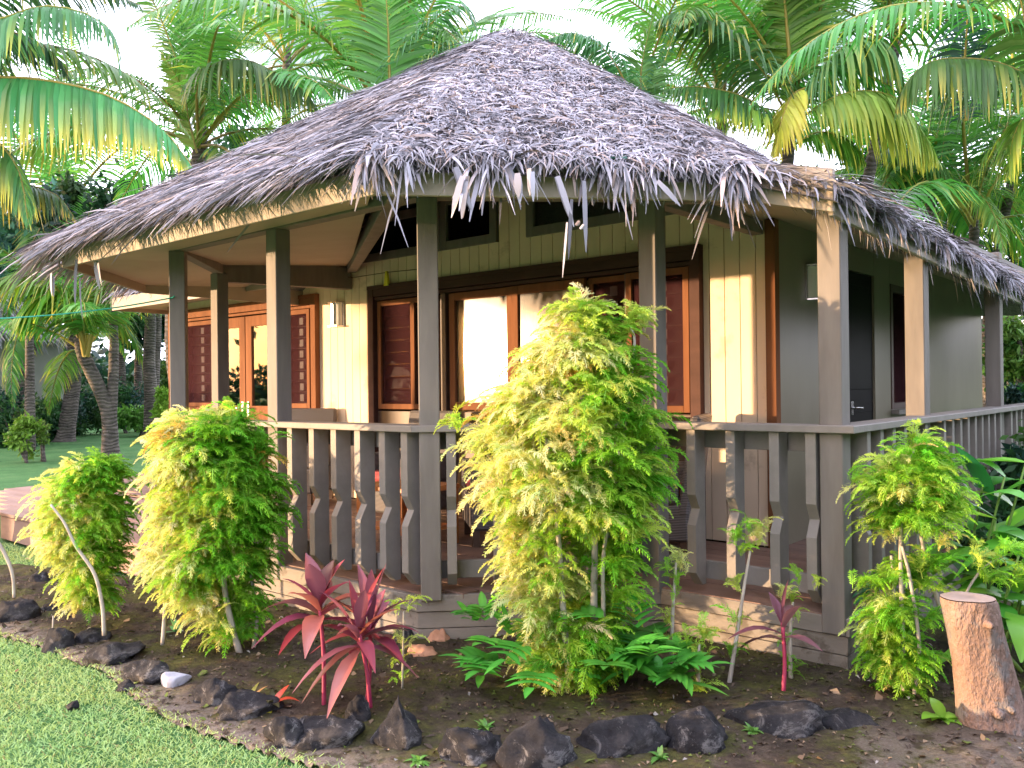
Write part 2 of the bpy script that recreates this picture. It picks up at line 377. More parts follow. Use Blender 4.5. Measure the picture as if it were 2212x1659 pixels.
# ---- railing
m = MB(); cap = [(-7.40, 4.38), (-6.52, 3.5), PD_, PE, PF, PH]
cap2 = [(-6.66, 3.48), PD_, PE, PF, PH]
m.strip(cap2, 1.252, 1.292, .165, .095)
m.strip([(PB_[0] + .02, PB_[1] - .02), (PA[0] - .06, PA[1] + .06)], 1.252, 1.292, .12, .06)
RAIL = m.build('railing', M['paint_rail'], BW, bevel=.004)
m = MB(); m.strip(cap2, 1.14, 1.246, .035, -.075); m.strip(cap2, .37, .475, .035, -.075)
m.build('inner_rail', M['paint_rail'], RAIL, bevel=.003)
def baluster_mesh():
    o, nt_, h = .065, .05, .028
    out = [(o, 1.25), (o, .875), (o - nt_, .79), (o, .70), (o, .425), (o - .075, .345)]
    o = .055; inn = [(-o, 1.25), (-o, .875), (-o, .79), (-o, .70), (-o, .425), (-o, .345)]
    m = MB(); V = []
    for y in (-h, h):
        V += [(x, y, z) for x, z in out] + [(x, y, z) for x, z in inn]
    n = 6; Fc = []
    for i in range(n - 1):
        Fc += [(i, i + 1, 7 + i, 6 + i), (12 + i, 18 + i, 19 + i, 13 + i)]
        Fc += [(i, 12 + i, 13 + i, i + 1), (6 + i, 7 + i, 19 + i, 18 + i)]
    Fc += [(0, 6, 18, 12), (5, 17, 23, 11)]
    m.add(V, Fc)
    me = bpy.data.meshes.new('baluster'); me.from_pydata(m.v, [], m.f); me.materials.append(M['paint_rail']); me.update(); return me
BME = baluster_mesh()
def baluster(p, nrm):
    o = link('baluster', BME, RAIL)
    t = Vector((5.1, -6.0, 0)) * 0
    o.location = Vector((p[0] + 0, p[1], 0)) + o.location
    o.rotation_euler = (0, 0, math.atan2(nrm[1], nrm[0]))
    b = o.modifiers.new('b', 'BEVEL'); b.width = .002; b.segments = 1
for U in (-6.30, -6.06, -5.82, -5.58, -5.34, -4.87, -4.63, -4.40, -4.165, -3.935, -3.80 + .06): baluster((U, 3.48), (0, -1))
for k in range(5):
    t = (.13, .32, .51, .70, .87)[k]; baluster((PD_[0] + t * 1.02, PD_[1] + t * 1.02), (.7071, -.7071))
for U in (-2.42, -2.175, -1.92, -1.72): baluster((U, 4.5), (0, -1))
v = 4.73
while v < 12.6:
    if min(abs(v - 6.044), abs(v - 8.37)) > .1: baluster((-1.58, v), (1, 0))
    v += .222
baluster((-6.97, 3.95), (-.7071, -.7071))
# ---- posts
def post(c, rot, z0=.272, z1=2.62, s=.06, mat='paint'):
    m = MB(); a = math.radians(rot); m.obox(c, (s * math.cos(a), s * math.sin(a)), (-s * math.sin(a), s * math.cos(a)), (z0, z1))
    m.build('post', M[mat], BW, bevel=.005)
post((-6.467, 3.5), 50); post((-5.10, 3.5), 0); post((-3.625, 3.515), 45); post((-2.70, 4.5), 0)
post((-1.614, 4.5), 0, .21, 2.5); post((-1.62, 6.044), 0, .272, 2.55); post((-1.62, 8.37), 0); post((-7.40, 4.42), 0, .272, 2.62)
post((-1.62, 11.0), 0); post((-1.62, 12.7), 0)
# ---- beams under the ceiling
m = MB()
m.beam((-6.467, 3.5, 2.68), (-7.40, 4.42, 2.68), .09, .13); m.beam((-7.40, 4.42, 2.66), (-7.46, 6.03, 2.72), .09, .24)
m.beam((-3.5, 3.2, 2.655), (-7.40, 6.02, 2.84), .10, .12)
m.beam((-6.5, 3.5, 2.67), (-3.66, 3.5, 2.67), .10, .10); m.beam((-3.68, 3.48, 2.67), (-2.66, 4.5, 2.67), .1, .1)
m.beam((-2.72, 4.5, 2.66), (-1.62, 4.5, 2.52), .1, .1); m.beam((-1.62, 4.5, 2.5), (-1.62, 11.2, 2.55), .09, .12)
m.beam((-2.7, 6.0, 2.66), (-2.72, 4.5, 2.66), .09, .1)
m.build('porch_beam', M['paint'], BW, bevel=.003)
# ---- front wall, board by board
VW = 6.05
op = [(-11.12, -8.02, DZ, 2.56), (-7.107, -3.174, DZ, 2.56)]
m = MB(); u = -11.375; pitch = .127
while u < -2.66:
    u1 = min(u + pitch, -2.655)
    top = 3.45 if (-5.29 < u + .06 < -4.95) else (2.87 if u > -7.5 else 2.80)
    if u > -3.05: top = 2.75
    segs = [(DZ + .005, top)]
    for a, b, z0, z1 in op:
        if u1 > a + .01 and u < b - .01:
            segs = [(z1 - .02, top)]
            if u < a: m.box((u, VW, DZ + .005), (a + .01, VW + .022, z1 - .02))
            if u1 > b: m.box((b - .01, VW, DZ + .005), (u1 - .007, VW + .022, z1 - .02))
    for z0, z1 in segs: m.box((u, VW, z0), (u1 - .007, VW + .022, z1))
    u = u1
m.build('front_wall', M['siding'], BW)
m = MB()   # sheathing behind the boards and side of house
m.box((-11.37, VW + .026, DZ), (-11.12, VW + .1, 2.9)); m.box((-8.03, VW + .026, DZ), (-7.1, VW + .1, 2.9)); m.box((-3.18, VW + .026, DZ), (-2.62, VW + .1, 2.9))
m.box((-11.37, VW + .026, 2.55), (-2.62, VW + .1, 2.86)); m.box((-5.28, VW + .026, 2.86), (-4.96, VW + .1, 3.5))
m.build('wall_sheathing', M['darkwood'], BW)
# ---- side wall
m = MB()
for a, b, z0, z1 in ((6.09, 7.50, DZ, 2.80), (8.25, 8.72, DZ, 2.80), (9.42, 12.6, DZ, 2.80), (7.50, 8.25, 2.50, 2.80), (8.72, 9.42, DZ, 1.25), (8.72, 9.42, 2.47, 2.80)):
    m.box((-2.66, a, z0), (-2.58, b - .004, z1))
m.build('side_wall', M['siding_dark'], BW)
m = MB(); m.box((-2.655, 6.012, DZ), (-2.575, 6.088, 2.72)); m.build('corner_trim', M['wood'], BW, bevel=.004)
m = MB(); m.box((-2.64, 7.504, DZ), (-2.60, 8.245, 2.495)); m.box((-2.60, 7.58, 1.45), (-2.592, 8.17, 2.38)); m.box((-2.60, 7.58, .45), (-2.592, 8.17, 1.25))
sdoor = m.build('door', M['black'], BW, bevel=.004); tag(sdoor, 'black panelled side door with lever handle')
m = MB(); m.box((-2.59, 7.60, 1.23), (-2.58, 7.66, 1.35)); m.tube([(-2.58, 7.63, 1.29), (-2.53, 7.63, 1.29), (-2.525, 7.72, 1.292), (-2.53, 7.75, 1.285)], [.011, .011, .009, .008]); m.build('handle', M['metal'], sdoor)
m = MB(); 
for a, b, z0, z1 in ((8.724, 8.79, 1.25, 2.47), (9.35, 9.416, 1.25, 2.47), (8.79, 9.35, 1.25, 1.31), (8.79, 9.35, 2.40, 2.47)): m.box((-2.65, a, z0), (-2.572, b, z1))
swin = m.build('window', M['darkwood'], BW, bevel=.003)
m = MB(); m.box((-2.63, 8.79, 1.31), (-2.62, 9.35, 2.40)); m.build('pane', M['screen'], swin)
m = MB(); m.box((-2.575, 8.70, 1.20), (-2.50, 9.45, 1.245)); m.build('sill', M['paint_rail'], swin)
# ---- interior shell
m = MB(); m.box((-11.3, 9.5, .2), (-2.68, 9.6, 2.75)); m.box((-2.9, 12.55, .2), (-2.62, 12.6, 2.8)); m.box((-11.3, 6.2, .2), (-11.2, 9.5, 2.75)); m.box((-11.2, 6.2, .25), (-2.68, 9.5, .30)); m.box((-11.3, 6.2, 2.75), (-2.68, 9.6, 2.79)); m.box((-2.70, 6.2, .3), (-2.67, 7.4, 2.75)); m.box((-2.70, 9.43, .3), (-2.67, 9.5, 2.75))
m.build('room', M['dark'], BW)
# ---- windows and doors in the front wall
def frame(m, a, b, z0, z1, w, v0, v1, bottom=True):
    m.box((a, v0, z0), (a + w, v1, z1)); m.box((b - w, v0, z0), (b, v1, z1)); m.box((a + w, v0, z1 - w), (b - w, v1, z1))
    if bottom: m.box((a + w, v0, z0), (b - w, v1, z0 + w))
def unit(a, b, mat='wood'):
    m = MB(); m.box((a, 5.985, DZ), (a + .09, 6.10, 2.56)); m.box((b - .09, 5.985, DZ), (b, 6.10, 2.56)); m.box((a - .0, 5.98, 2.56), (b + .0, 6.10, 2.60)); m.box((a + .09, 5.99, 2.485), (b - .09, 6.10, 2.56))
    m.box((a + .09, 6.01, 2.445), (b - .09, 6.10, 2.478))
    return m.build('window', M[mat], BW, bevel=.003)
def sash(par, a, b, z0=1.29, z1=2.435, kind='screen', w=.055, v=6.03):
    m = MB(); frame(m, a, b, z0, z1, w, v, v + .045); m.build('sash', M['wood'], par, bevel=.003)
    m = MB(); m.box((a + w, v + .02, z0 + w), (b - w, v + .026, z1 - w)); m.build('pane', M[kind], par)
def blades_behind(par, a, b, z0=1.35, z1=2.38, v=6.12, clip=None):
    m = MB(); n = 8; h = (z1 - z0) / n
    for k in range(n): m.slab([(a, v, z0 + k * h), (b, v, z0 + k * h), (b, v + .03, z0 + (k + .93) * h), (a, v + .03, z0 + (k + .93) * h)], .005)
    m.build('louvre', M['louvre'], par)
    c = (a + b) / 2 if clip is None else clip; m = MB()
    for k in range(n): m.box((c - .035, v - .03, z0 + k * h + .02), (c + .035, v - .02, z0 + k * h + .1))
    m.build('louvre_clip', M['lampglass'], par)
def lower(par, a, b, mat='darkwood'):
    m = MB(); m.box((a, 6.045, DZ), (b, 6.08, 1.27)); m.build('lower_panel', M[mat], par, bevel=.003)
w1 = unit(-11.12, -8.02); tag(w1, 'sunlit timber window wall with a double glazed door in the middle')
sash(w1, -11.02, -10.24); sash(w1, -8.72, -8.13, v=5.985)
m = MB(); m.box((-10.235, 6.0, DZ), (-10.17, 6.09, 2.44)); m.build('mullion', M['wood'], w1, bevel=.003); m = MB(); m.box((-8.79, 6.0, DZ), (-8.73, 6.09, 2.44)); m.build('mullion', M['wood'], w1, bevel=.003); m = MB(); m.box((-11.02, 6.0, 1.20), (-10.24, 6.09, 1.285)); m.build('rail', M['wood'], w1, bevel=.003); m = MB(); m.box((-8.725, 6.03, 1.2), (-8.12, 6.09, 1.285)); m.build('mullion', M['wood'], w1, bevel=.003)
blades_behind(w1, -10.97, -10.29); blades_behind(w1, -8.67, -8.18); lower(w1, -11.03, -10.24, 'wood'); lower(w1, -8.73, -8.11, 'wood')
def leaf_door(par, a, b, hside):
    m = MB(); w = .13; frame(m, a, b, DZ + .01, 2.43, w, 6.03, 6.075); m.box((a + w, 6.03, 1.10), (b - w, 6.075, 1.31)); m.box((a + w, 6.045, DZ + .14), (b - w, 6.06, 1.10))
    d = m.build('door_leaf', M['wood'], par, bevel=.003)
    m = MB(); m.box((a + w, 6.05, 1.31), (b - w, 6.056, 2.30)); m.build('pane', M['glass'], par)
    x = a + .055 if hside < 0 else b - .055
    m = MB(); m.box((x - .02, 6.02, 1.18), (x + .02, 6.03, 1.36)); m.tube([(x, 6.02, 1.28), (x, 5.97, 1.28), (x - hside * .06, 5.965, 1.28), (x - hside * .11, 5.97, 1.275)], [.012, .012, .011, .01]); m.build('handle', M['metal'], par)
leaf_door(w1, -10.165, -9.52, 1); leaf_door(w1, -9.505, -8.795, -1)
w2 = unit(-7.107, -3.174, 'header'); tag(w2, 'wide brown window wall with louvres, two curtained sliding panes and insect screens')
sash(w2, -7.0, -6.10); sash(w2, -3.85, -3.27, kind='screen', v=5.99)
m = MB(); m.box((-6.475, 6.02, 1.34), (-6.42, 6.07, 2.385)); m.build('mullion', M['wood'], w2)
m = MB()
for k in range(8): m.box((-6.40, 6.10, 1.36 + k * .128), (-6.33, 6.12, 1.36 + k * .128 + .09))
for k in range(8):
    z = 1.38 + k * .128; m.slab([(-6.95, 6.095, z), (-6.44, 6.095, z), (-6.44, 6.12, z + .1), (-6.95, 6.12, z + .1)], .004)
m.build('louvre', M['glass'], w2)
m = MB()
for k in range(8): m.box((-6.40, 6.125, 1.36 + k * .128), (-6.33, 6.13, 1.36 + k * .128 + .09))
m.build('louvre_clip', M['wood'], w2)
m = MB(); m.box((-6.02, 6.0, DZ), (-5.95, 6.09, 2.44)); m.build('mullion', M['darkwood'], w2, bevel=.003); m = MB(); m.box((-3.88, 6.02, DZ), (-3.855, 6.09, 2.44)); m.build('mullion', M['darkwood'], w2, bevel=.003); m = MB(); m.box((-5.95, 6.06, 1.20), (-3.26, 6.09, 1.275)); m.build('mullion', M['darkwood'], w2, bevel=.003)
sash(w2, -5.93, -5.105, kind='sunglass', w=.075); sash(w2, -5.10, -4.275, kind='sunglass', w=.08, v=6.0); sash(w2, -4.27, -3.80, kind='screen', w=.05, v=6.05)
blades_behind(w2, -4.22, -3.85); blades_behind(w2, -3.80, -3.32); lower(w2, -7.02, -5.0); lower(w2, -5.0, -3.26)
def curtain(par, a, b, z0, z1, v, mat='curtain', amp=.018):
    n = 60; V = []; Fc = []
    for i in range(n + 1):
        u_ = a + (b - a) * i / n; y = v + amp * math.sin(i * .9) + amp * .6 * math.sin(i * 2.3 + 1)
        V += [(u_, y, z0), (u_, y, z1)]
    for i in range(n): Fc.append((2 * i, 2 * i + 2, 2 * i + 3, 2 * i + 1))
    mm = MB(); mm.add(V, Fc, True); o = mm.build('curtain', M[mat], par); s_ = o.modifiers.new('s', 'SOLIDIFY'); s_.thickness = .004
curtain(w2, -5.92, -5.10, .5, 2.44, 6.15); curtain(w2, -5.09, -4.25, .5, 2.44, 6.19)
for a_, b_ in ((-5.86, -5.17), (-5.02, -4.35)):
    m = MB(); m.box((a_, 6.105, 2.19), (b_, 6.12, 2.36)); m.build('shade_band', M['shade_band'], w2)  # amber strip: darker glass above the bright reflection, painted as a solid band
curtain(w1, -10.05, -9.75, .5, 2.42, 6.2, 'cushion'); curtain(w1, -9.35, -9.2, .5, 2.42, 6.3)
# transom lights above the wall
def transom(a, b, z0, z1):
    m = MB(); frame(m, a, b, z0, z1, .085, 6.03, 6.09); t = m.build('transom_window', M['paint'], BW, bevel=.003)
    m = MB(); m.box((a + .085, 6.06, z0 + .085), (b - .085, 6.066, z1 - .085)); m.build('pane', M['glass'], t)
transom(-7.38, -6.05, 2.87, 3.35); transom(-6.045, -5.30, 2.87, 3.40); transom(-4.94, -3.72, 2.87, 3.40); transom(-3.715, -3.05, 2.87, 3.2)
# ---- wall lamps
def walllamp(c, nrm, label):
    n = Vector((*nrm, 0)); t = Vector((-n.y, n.x, 0)); m = MB(); c = Vector(c)
    def P(a, b, z): v = c + t * a + n * b; return (v.x, v.y, c.z + z)
    m.hexa([P(-.10, .0, -.14), P(.10, .0, -.14), P(.10, .02, -.14), P(-.10, .02, -.14), P(-.10, .0, .14), P(.10, .0, .14), P(.10, .02, .14), P(-.10, .02, .14)])
    for s in (-.14, .126):
        m.hexa([P(-.10, .02, s), P(.10, .02, s), P(.08, .10, s), P(-.08, .10, s), P(-.10, .02, s + .014), P(.10, .02, s + .014), P(.08, .10, s + .014), P(-.08, .10, s + .014)])
    m.hexa([P(-.02, .085, -.126), P(.02, .085, -.126), P(.02, .1, -.126), P(-.02, .1, -.126), P(-.02, .085, .126), P(.02, .085, .126), P(.02, .1, .126), P(-.02, .1, .126)])
    L = tag(m.build('wall_lamp', M['metal'], BW, bevel=.002), label)
    m = MB(); V = []; n_ = 10
    for z in (-.124, .124):
        for i in range(n_ + 1):
            a = math.pi * i / n_; V.append(P(.085 * math.cos(a), .022 + .06 * math.sin(a), z))
    m.add(V, [(i, i + 1, n_ + 2 + i, n_ + 1 + i) for i in range(n_)], True); m.build('lamp_shade', M['lampglass'], L)
walllamp((-7.665, 6.05, 2.34), (0, -1), 'frosted wall lamp in full sun between the two window walls')
walllamp((-2.58, 6.68, 2.30), (1, 0), 'frosted wall lamp in shade on the olive side wall')
# ---- fascia boards and soffit
E00, E0, E1, E2, E3, E4 = (-8.36, 4.15), (-7.06, 2.85), (-3.33, 2.85), (-1.98, 4.2), (-1.50, 4.2), (-1.50, 12.7)
m = MB()
m.strip([(-8.36, 7), E00, E0, E1, E2], [2.49] * 4 + [2.47], [2.67] * 5, .03, 0)
m.strip([(E2[0] + .003, 4.2), E3], [2.47, 2.345], [2.67, 2.56], .03, 0)
m.strip([(-1.50, 4.235), E4], [2.335, 2.12], [2.52, 2.28], .03, -.01)
m.build('fascia', M['fascia'], BW, bevel=.003)
m = MB()
W_ = (-7.45, 6.04, 2.87)
def q(p, z, dx=0, dy=0): return (p[0] + dx, p[1] + dy, z)
m.slab([q(E0, 2.58, .02, .035), q(E1, 2.60, -.02, .035), W_], .012); m.slab([q(E0, 2.58, .02, .035), W_, q(E00, 2.58, .03, .02)], .012)
m.slab([q(E00, 2.58, .03, .02), W_, (-8.33, 6.04, 2.70)], .012)
m.slab([(-2.70, 6.04, 2.74), (-2.75, 4.25, 2.71), q(E2, 2.60, 0, .035), q(E3, 2.50, -.035, .035), (-1.54, 12.6, 2.36), (-2.60, 12.6, 2.72), (-2.60, 6.04, 2.74)], .012)
m.build('soffit', M['soffit'], BW)
# ---- lower roof wing on the left: fascia, soffit
m = MB(); m.strip([(-11.75, 8.0), (-11.55, 5.3), (-7.6, 5.3)], 2.595, 2.765, .03, 0); m.build('fascia', M['fascia'], BW, bevel=.003)
m = MB(); m.slab([(-11.5, 5.34, 2.66), (-7.6, 5.34, 2.66), (-7.6, 6.04, 2.76), (-11.5, 6.04, 2.70)], .012); m.slab([(-11.52, 5.34, 2.66), (-11.38, 6.04, 2.70), (-11.5, 8, 2.70), (-11.7, 8, 2.66)], .012); m.build('soffit', M['soffit'], BW)
m = MB(); m.box((-11.42, 6.02, .28), (-11.36, 8, 2.72)); m.build('corner_trim', M['wood'], BW)
# ================================================================== THATCH
AP = (-5.1, 6.05, 4.78)
F1, F2, F3, F4, F5, K2 = (-7.12, 2.77, 2.655), (-3.30, 2.77, 2.655), (-1.94, 4.15, 2.60), (-1.48, 4.14, 2.45), (-1.42, 12.8, 2.22), (-1.95, 12.8, 2.42)
L1, L2 = (-8.45, 4.10, 2.64), (-8.45, 12.8, 2.64)
FAC = [  # polygon, down-slope dir, blades per m2, chaos
    ([F1, F2, AP], (-.25, -.97), 2600, .28), ([F2, F3, AP], (.7071, -.7071), 7500, .95), ([F3, K2, AP], (1, -.12), 1000, .30),
    ([F3, F4, F5, K2], (1, -.1), 1100, .30), ([L1, F1, AP], (-.7071, -.7071), 500, .3), ([L2, L1, AP], (-1, 0), 120, .3), ([K2, L2, AP], (0, 1), 120, .3)]
def tri_sample(a, b, c, n):
    r1 = np.sqrt(RNG.random(n)); r2 = RNG.random(n)
    return (1 - r1)[:, None] * a + (r1 * (1 - r2))[:, None] * b + (r1 * r2)[:, None] * c
def blades(P, D, Nn, L, W, droop, curl=.15, lift=.02):
    """P start, D unit dir, Nn surface normal, L lengths, W widths; 3-section strips"""
    n = len(P); S = np.cross(D, Nn); S /= np.linalg.norm(S, axis=1)[:, None] + 1e-9
    tw = RNG.normal(0, .5, n)[:, None]; S2 = S * np.cos(tw) + Nn * np.sin(tw)
    out = np.zeros((n, 8, 3)); Z = np.array([0, 0, -1.])
    for k, t in enumerate((0, .35, .72, 1.)):
        c = P + D * (L * t)[:, None] + Z * (droop * t * t)[:, None] + Nn * (lift * math.sin(math.pi * t) + curl * 0)
        wv = W * (.75, 1, .8, .15)[k]
        out[:, 2 * k] = c - S2 * wv[:, None] / 2; out[:, 2 * k + 1] = c + S2 * wv[:, None] / 2
    base = (np.arange(n) * 8)[:, None, None]
    Fq = np.array([[0, 1, 3, 2], [2, 3, 5, 4], [4, 5, 7, 6]])[None] + base
    return out.reshape(-1, 3), Fq.reshape(-1, 4)
def thatch_colors(n, k=8, mean=.35):
    g = np.clip(RNG.normal(mean, .075, n), .1, .6)
    tint = np.stack([g * .98, g * .96, g * 1.07], 1)
    br = RNG.random(n) < .12; tint[br] *= np.array([1.05, .86, .70]); dk = RNG.random(n) < .13; tint[dk] *= .55
    return np.repeat(tint, k, 0)
TV, TF, TC = [], [], []; off = 0
def stain(P):
    x = P[:, 0] + P[:, 2] * .6; y = P[:, 1]; return .80 + .16 * (np.sin(x * 2.1 + y * 1.3) * np.sin(y * 2.7 - x * .8 + 1) + np.sin(x * 5.3 + 2) * np.sin(y * 4.9 + x)) + .2
def addblades(*a, mean=.33, pos=None, **k):
    global off
    V, Fq = blades(*a, **k); TV.append(V); TF.append(Fq + off); TC.append(thatch_colors(len(a[0]), mean=mean) * (1 if pos is None else np.repeat(stain(pos), 8)[:, None])); off += len(V)
def unit_(v): return v / np.linalg.norm(v, axis=-1, keepdims=True)
for poly, dd, dens, chaos in FAC:
    P3 = [np.array(p) for p in poly]
    nrm = unit_(np.cross(P3[1] - P3[0], P3[2] - P3[0])); nrm = nrm if nrm[2] > 0 else -nrm
    d2 = np.array([dd[0], dd[1], 0.]); d2 = unit_(d2 - nrm * (d2 @ nrm))
    for i in range(1, len(P3) - 1):
        a, b, c = P3[0], P3[i], P3[i + 1]; area = np.linalg.norm(np.cross(b - a, c - a)) / 2; n = int(area * dens)
        P = tri_sample(a, b, c, n) + nrm * RNG.uniform(-.005, .045 if chaos > .5 else .06, n)[:, None]
        s = np.cross(d2, nrm); ang = RNG.normal(0, chaos, n)
        D = unit_(d2 * np.cos(ang)[:, None] + s * np.sin(ang)[:, None] + nrm * RNG.normal(.03 + chaos * .08, .05 + chaos * .10, n)[:, None])
        sc = 1. if chaos < .5 else .5
        addblades(P, D, np.tile(nrm, (n, 1)), RNG.uniform(.15, .42, n) * sc * (1 if len(P3) == 3 else np.where(P[:, 1] < 5, .85, .55)), np.where(RNG.random(n) < .16, RNG.uniform(.011, .022, n), RNG.uniform(.004, .011, n)), RNG.uniform(.0, .05, n), mean=.325 if chaos > .5 else .225, pos=P)
def fringe(a, b, d2, dens, l0, l1, droop=(.05, .25), chaos=.35, w=(.012, .036), back=.18):
    a = np.array(a); b = np.array(b); n = int(np.linalg.norm(b - a) * dens)
    Lg = np.linalg.norm(b - a); nc = max(2, int(Lg * 4.2)); cc_ = RNG.random(nc); cl_ = RNG.uniform(.7, 1.75, nc); ci = RNG.integers(0, nc, n); inn = RNG.random(n) < .62
    t = np.where(inn, np.clip(cc_[ci] + RNG.normal(0, .045 / Lg, n), 0, 1), RNG.random(n)); P = a + (b - a) * t[:, None]; cf = np.where(inn, cl_[ci], .55)
    nz = np.array([0, 0, 1.]); d = np.array([d2[0], d2[1], 0.]); s = np.array([-d[1], d[0], 0])
    P = P - d * RNG.uniform(0, back, n)[:, None] + nz * (RNG.uniform(-.05, .05, n) + .03)[:, None]
    ang = RNG.normal(0, chaos, n)
    D = unit_(d * np.cos(ang)[:, None] + s * np.sin(ang)[:, None] + nz * RNG.normal(-.6, .25, n)[:, None])
    if len(a) and chaos >= .45:
        lg = RNG.random(n) < .05; D[lg] = unit_(D[lg] + [0, 0, -.8])
    else: lg = np.zeros(n, bool)
    clump = .55 + .7 * lg + .9 * np.abs(np.sin(t * n / dens * 3.1 + a[0] * 3)) ** 2 * RNG.random(n)
    addblades(P, D, np.tile(nz + d * .5, (n, 1)), RNG.uniform(l0, l1, n) * np.clip(clump, .5, 1.4) * cf, RNG.uniform(*w, n), RNG.uniform(*droop, n))
fringe(F1, F2, (-.6, -.8), 240, .09, .24, (.0, .03), .25, (.007, .018), .2)
fringe(F2, F3, (.7071, -.7071), 520, .08, .23, (.02, .12), .55, (.006, .028), .24)
fringe(F3, F4, (.8, -.5), 120, .06, .16, (.0, .03), .4, (.008, .02))
fringe(F4, F5, (1, -.1), 300, .05, .13, (.03, .12), .5, (.005, .022))
fringe(L1, F1, (-.7071, -.7071), 150, .2, .42, (.0, .08), .3)
fringe(F1, np.array(F1) + [.3, 0, .02], (-.8, -.5), 240, .25, .5, (.0, .08), .25)
# long hanging strands: picture position of top and tip, width
for x0, y0, x1, y1, wd in ((1000, 385, 975, 470, .03), (985, 360, 1020, 455, .035), (1010, 380, 1000, 470, .03), (1120, 380, 1123, 440, .035), (1150, 370, 1152, 435, .03), (1205, 380, 1240, 490, .03), (1262, 390, 1266, 545, .028),
                           (1225, 480, 1215, 600, .012), (1235, 430, 1228, 560, .02), (1245, 480, 1252, 486, .03), (1350, 360, 1362, 440, .022), (1330, 365, 1322, 410, .015), (880, 350, 893, 415, .02), (1420, 390, 1470, 445, .028), (1600, 380, 1622, 430, .02), (1450, 380, 1475, 440, .02),
                           (575, 440, 490, 545, .016), (165, 560, 162, 660, .022), (172, 600, 178, 690, .012), (205, 560, 215, 625, .03), (110, 590, 112, 640, .03)):
    dep = 4.05 if x0 > 800 else (5.6 if x0 > 400 else 6.5)
    a = ond(x0, y0, dep); b = ond(x1, y1, dep); dv = b - a; L = np.linalg.norm(dv)
    for j in range(1 if wd < .03 else 2):
        jj = RNG.normal(0, .012, 3) * j
        addblades((a + jj)[None], (dv / L)[None], np.array([[.62, -.78, 0]]), np.array([L * (1 - .1 * j)]), np.array([wd]), np.array([0.]), lift=.01)
me = mesh_np('thatch_roof', np.concatenate(TV), np.concatenate(TF), M['thatchblade'], np.concatenate(TC))
ROOF = link('thatch_roof', me, BW)
m = MB()
dn = lambda p, z: (p[0], p[1], p[2] - z)
for poly, *_ in FAC:
    m.add([dn(p, .012) for p in poly], [tuple(range(len(poly)))])
    m.add([dn(p, .06 if i < 2 or len(poly) == 4 else .09) for i, p in enumerate(poly)], [tuple(range(len(poly) - 1, -1, -1))])
m.build('thatch_bed', M['thatchbase'], ROOF)
m = MB()   # torn green membrane showing under the thatch
m.slab([(-2.62, 3.42, 2.665), (-2.35, 3.69, 2.665), (-2.6, 3.95, 2.83), (-2.86, 3.68, 2.83)], .006)
m.build('roof_membrane', M['tarp'], ROOF)
# small roof of the left wing
TV, TF, TC = [], [], []; off = 0
n = 2500; a, b, c = np.array((-11.62, 5.36, 2.83)), np.array((-7.6, 5.36, 2.83)), np.array((-8.4, 7.6, 4.2))
P = tri_sample(a, b, c, n); nr = unit_(np.cross(b - a, c - a)); D = unit_(np.array([0, -1, -.55]) + RNG.normal(0, .25, (n, 3)))
addblades(P, D, np.tile(nr, (n, 1)), RNG.uniform(.1, .3, n), RNG.uniform(.01, .02, n), RNG.uniform(0, .03, n))
fringe(a, b, (-.8, -.5), 70, .06, .12, (0, .02), w=(.008, .02), back=.1); fringe((-11.62, 5.36, 2.83), (-11.7, 8, 2.83), (-1, -.3), 90, .12, .26, (0, .06), w=(.01, .02))
link('wing_thatch', mesh_np('wing_thatch', np.concatenate(TV), np.concatenate(TF), M['thatchblade'], np.concatenate(TC)), BW)
m = MB(); m.add([(-11.6, 5.32, 2.79), (-7.6, 5.32, 2.79), (-8.4, 7.6, 4.18), (-11.75, 8.2, 2.79)], [(0, 1, 2), (0, 2, 3)]); m.build('thatch_bed', M['thatchbase'], BW)
# ---- yellow plastic tag over the window, loose cable
m = MB(); c = onV(838, 605, 6.0); m.add([c + [-.035, 0, -.06], c + [.035, 0, -.06], c + [.01, 0, .09], c + [-.01, 0, .09], c + [-.035, -.03, -.06], c + [.035, -.03, -.06], c + [.01, -.03, .09], c + [-.01, -.03, .09]], [(0, 1, 2, 3), (7, 6, 5, 4), (0, 4, 5, 1), (1, 5, 6, 2), (2, 6, 7, 3), (3, 7, 4, 0)])
m.build('plastic_tag', M['tag'], BW)
m = MB(); pts = [onV(x, y, 5.98) for x, y in ((700, 590), (760, 600), (838, 588), (900, 582))]; m.tube(pts, .004, 5); m.build('cable', M['darkwood'], BW)
m = MB(); pts = []
pa, pb = ond(-30, 689, 6.4), onV(372, 643, 3.43)
for i in range(25):
    t = i / 24; p = pa * (1 - t) + pb * t; p[2] -= .03 * 4 * t * (1 - t); pts.append(p)
pts.append(np.array([-6.40, 3.43, pb[2] + .01]))
m.tube(pts, .0055, 6); tag(m.build('cord', M['cord']), 'thin green cord stretched from the porch corner post out past the walkway', 'cord')

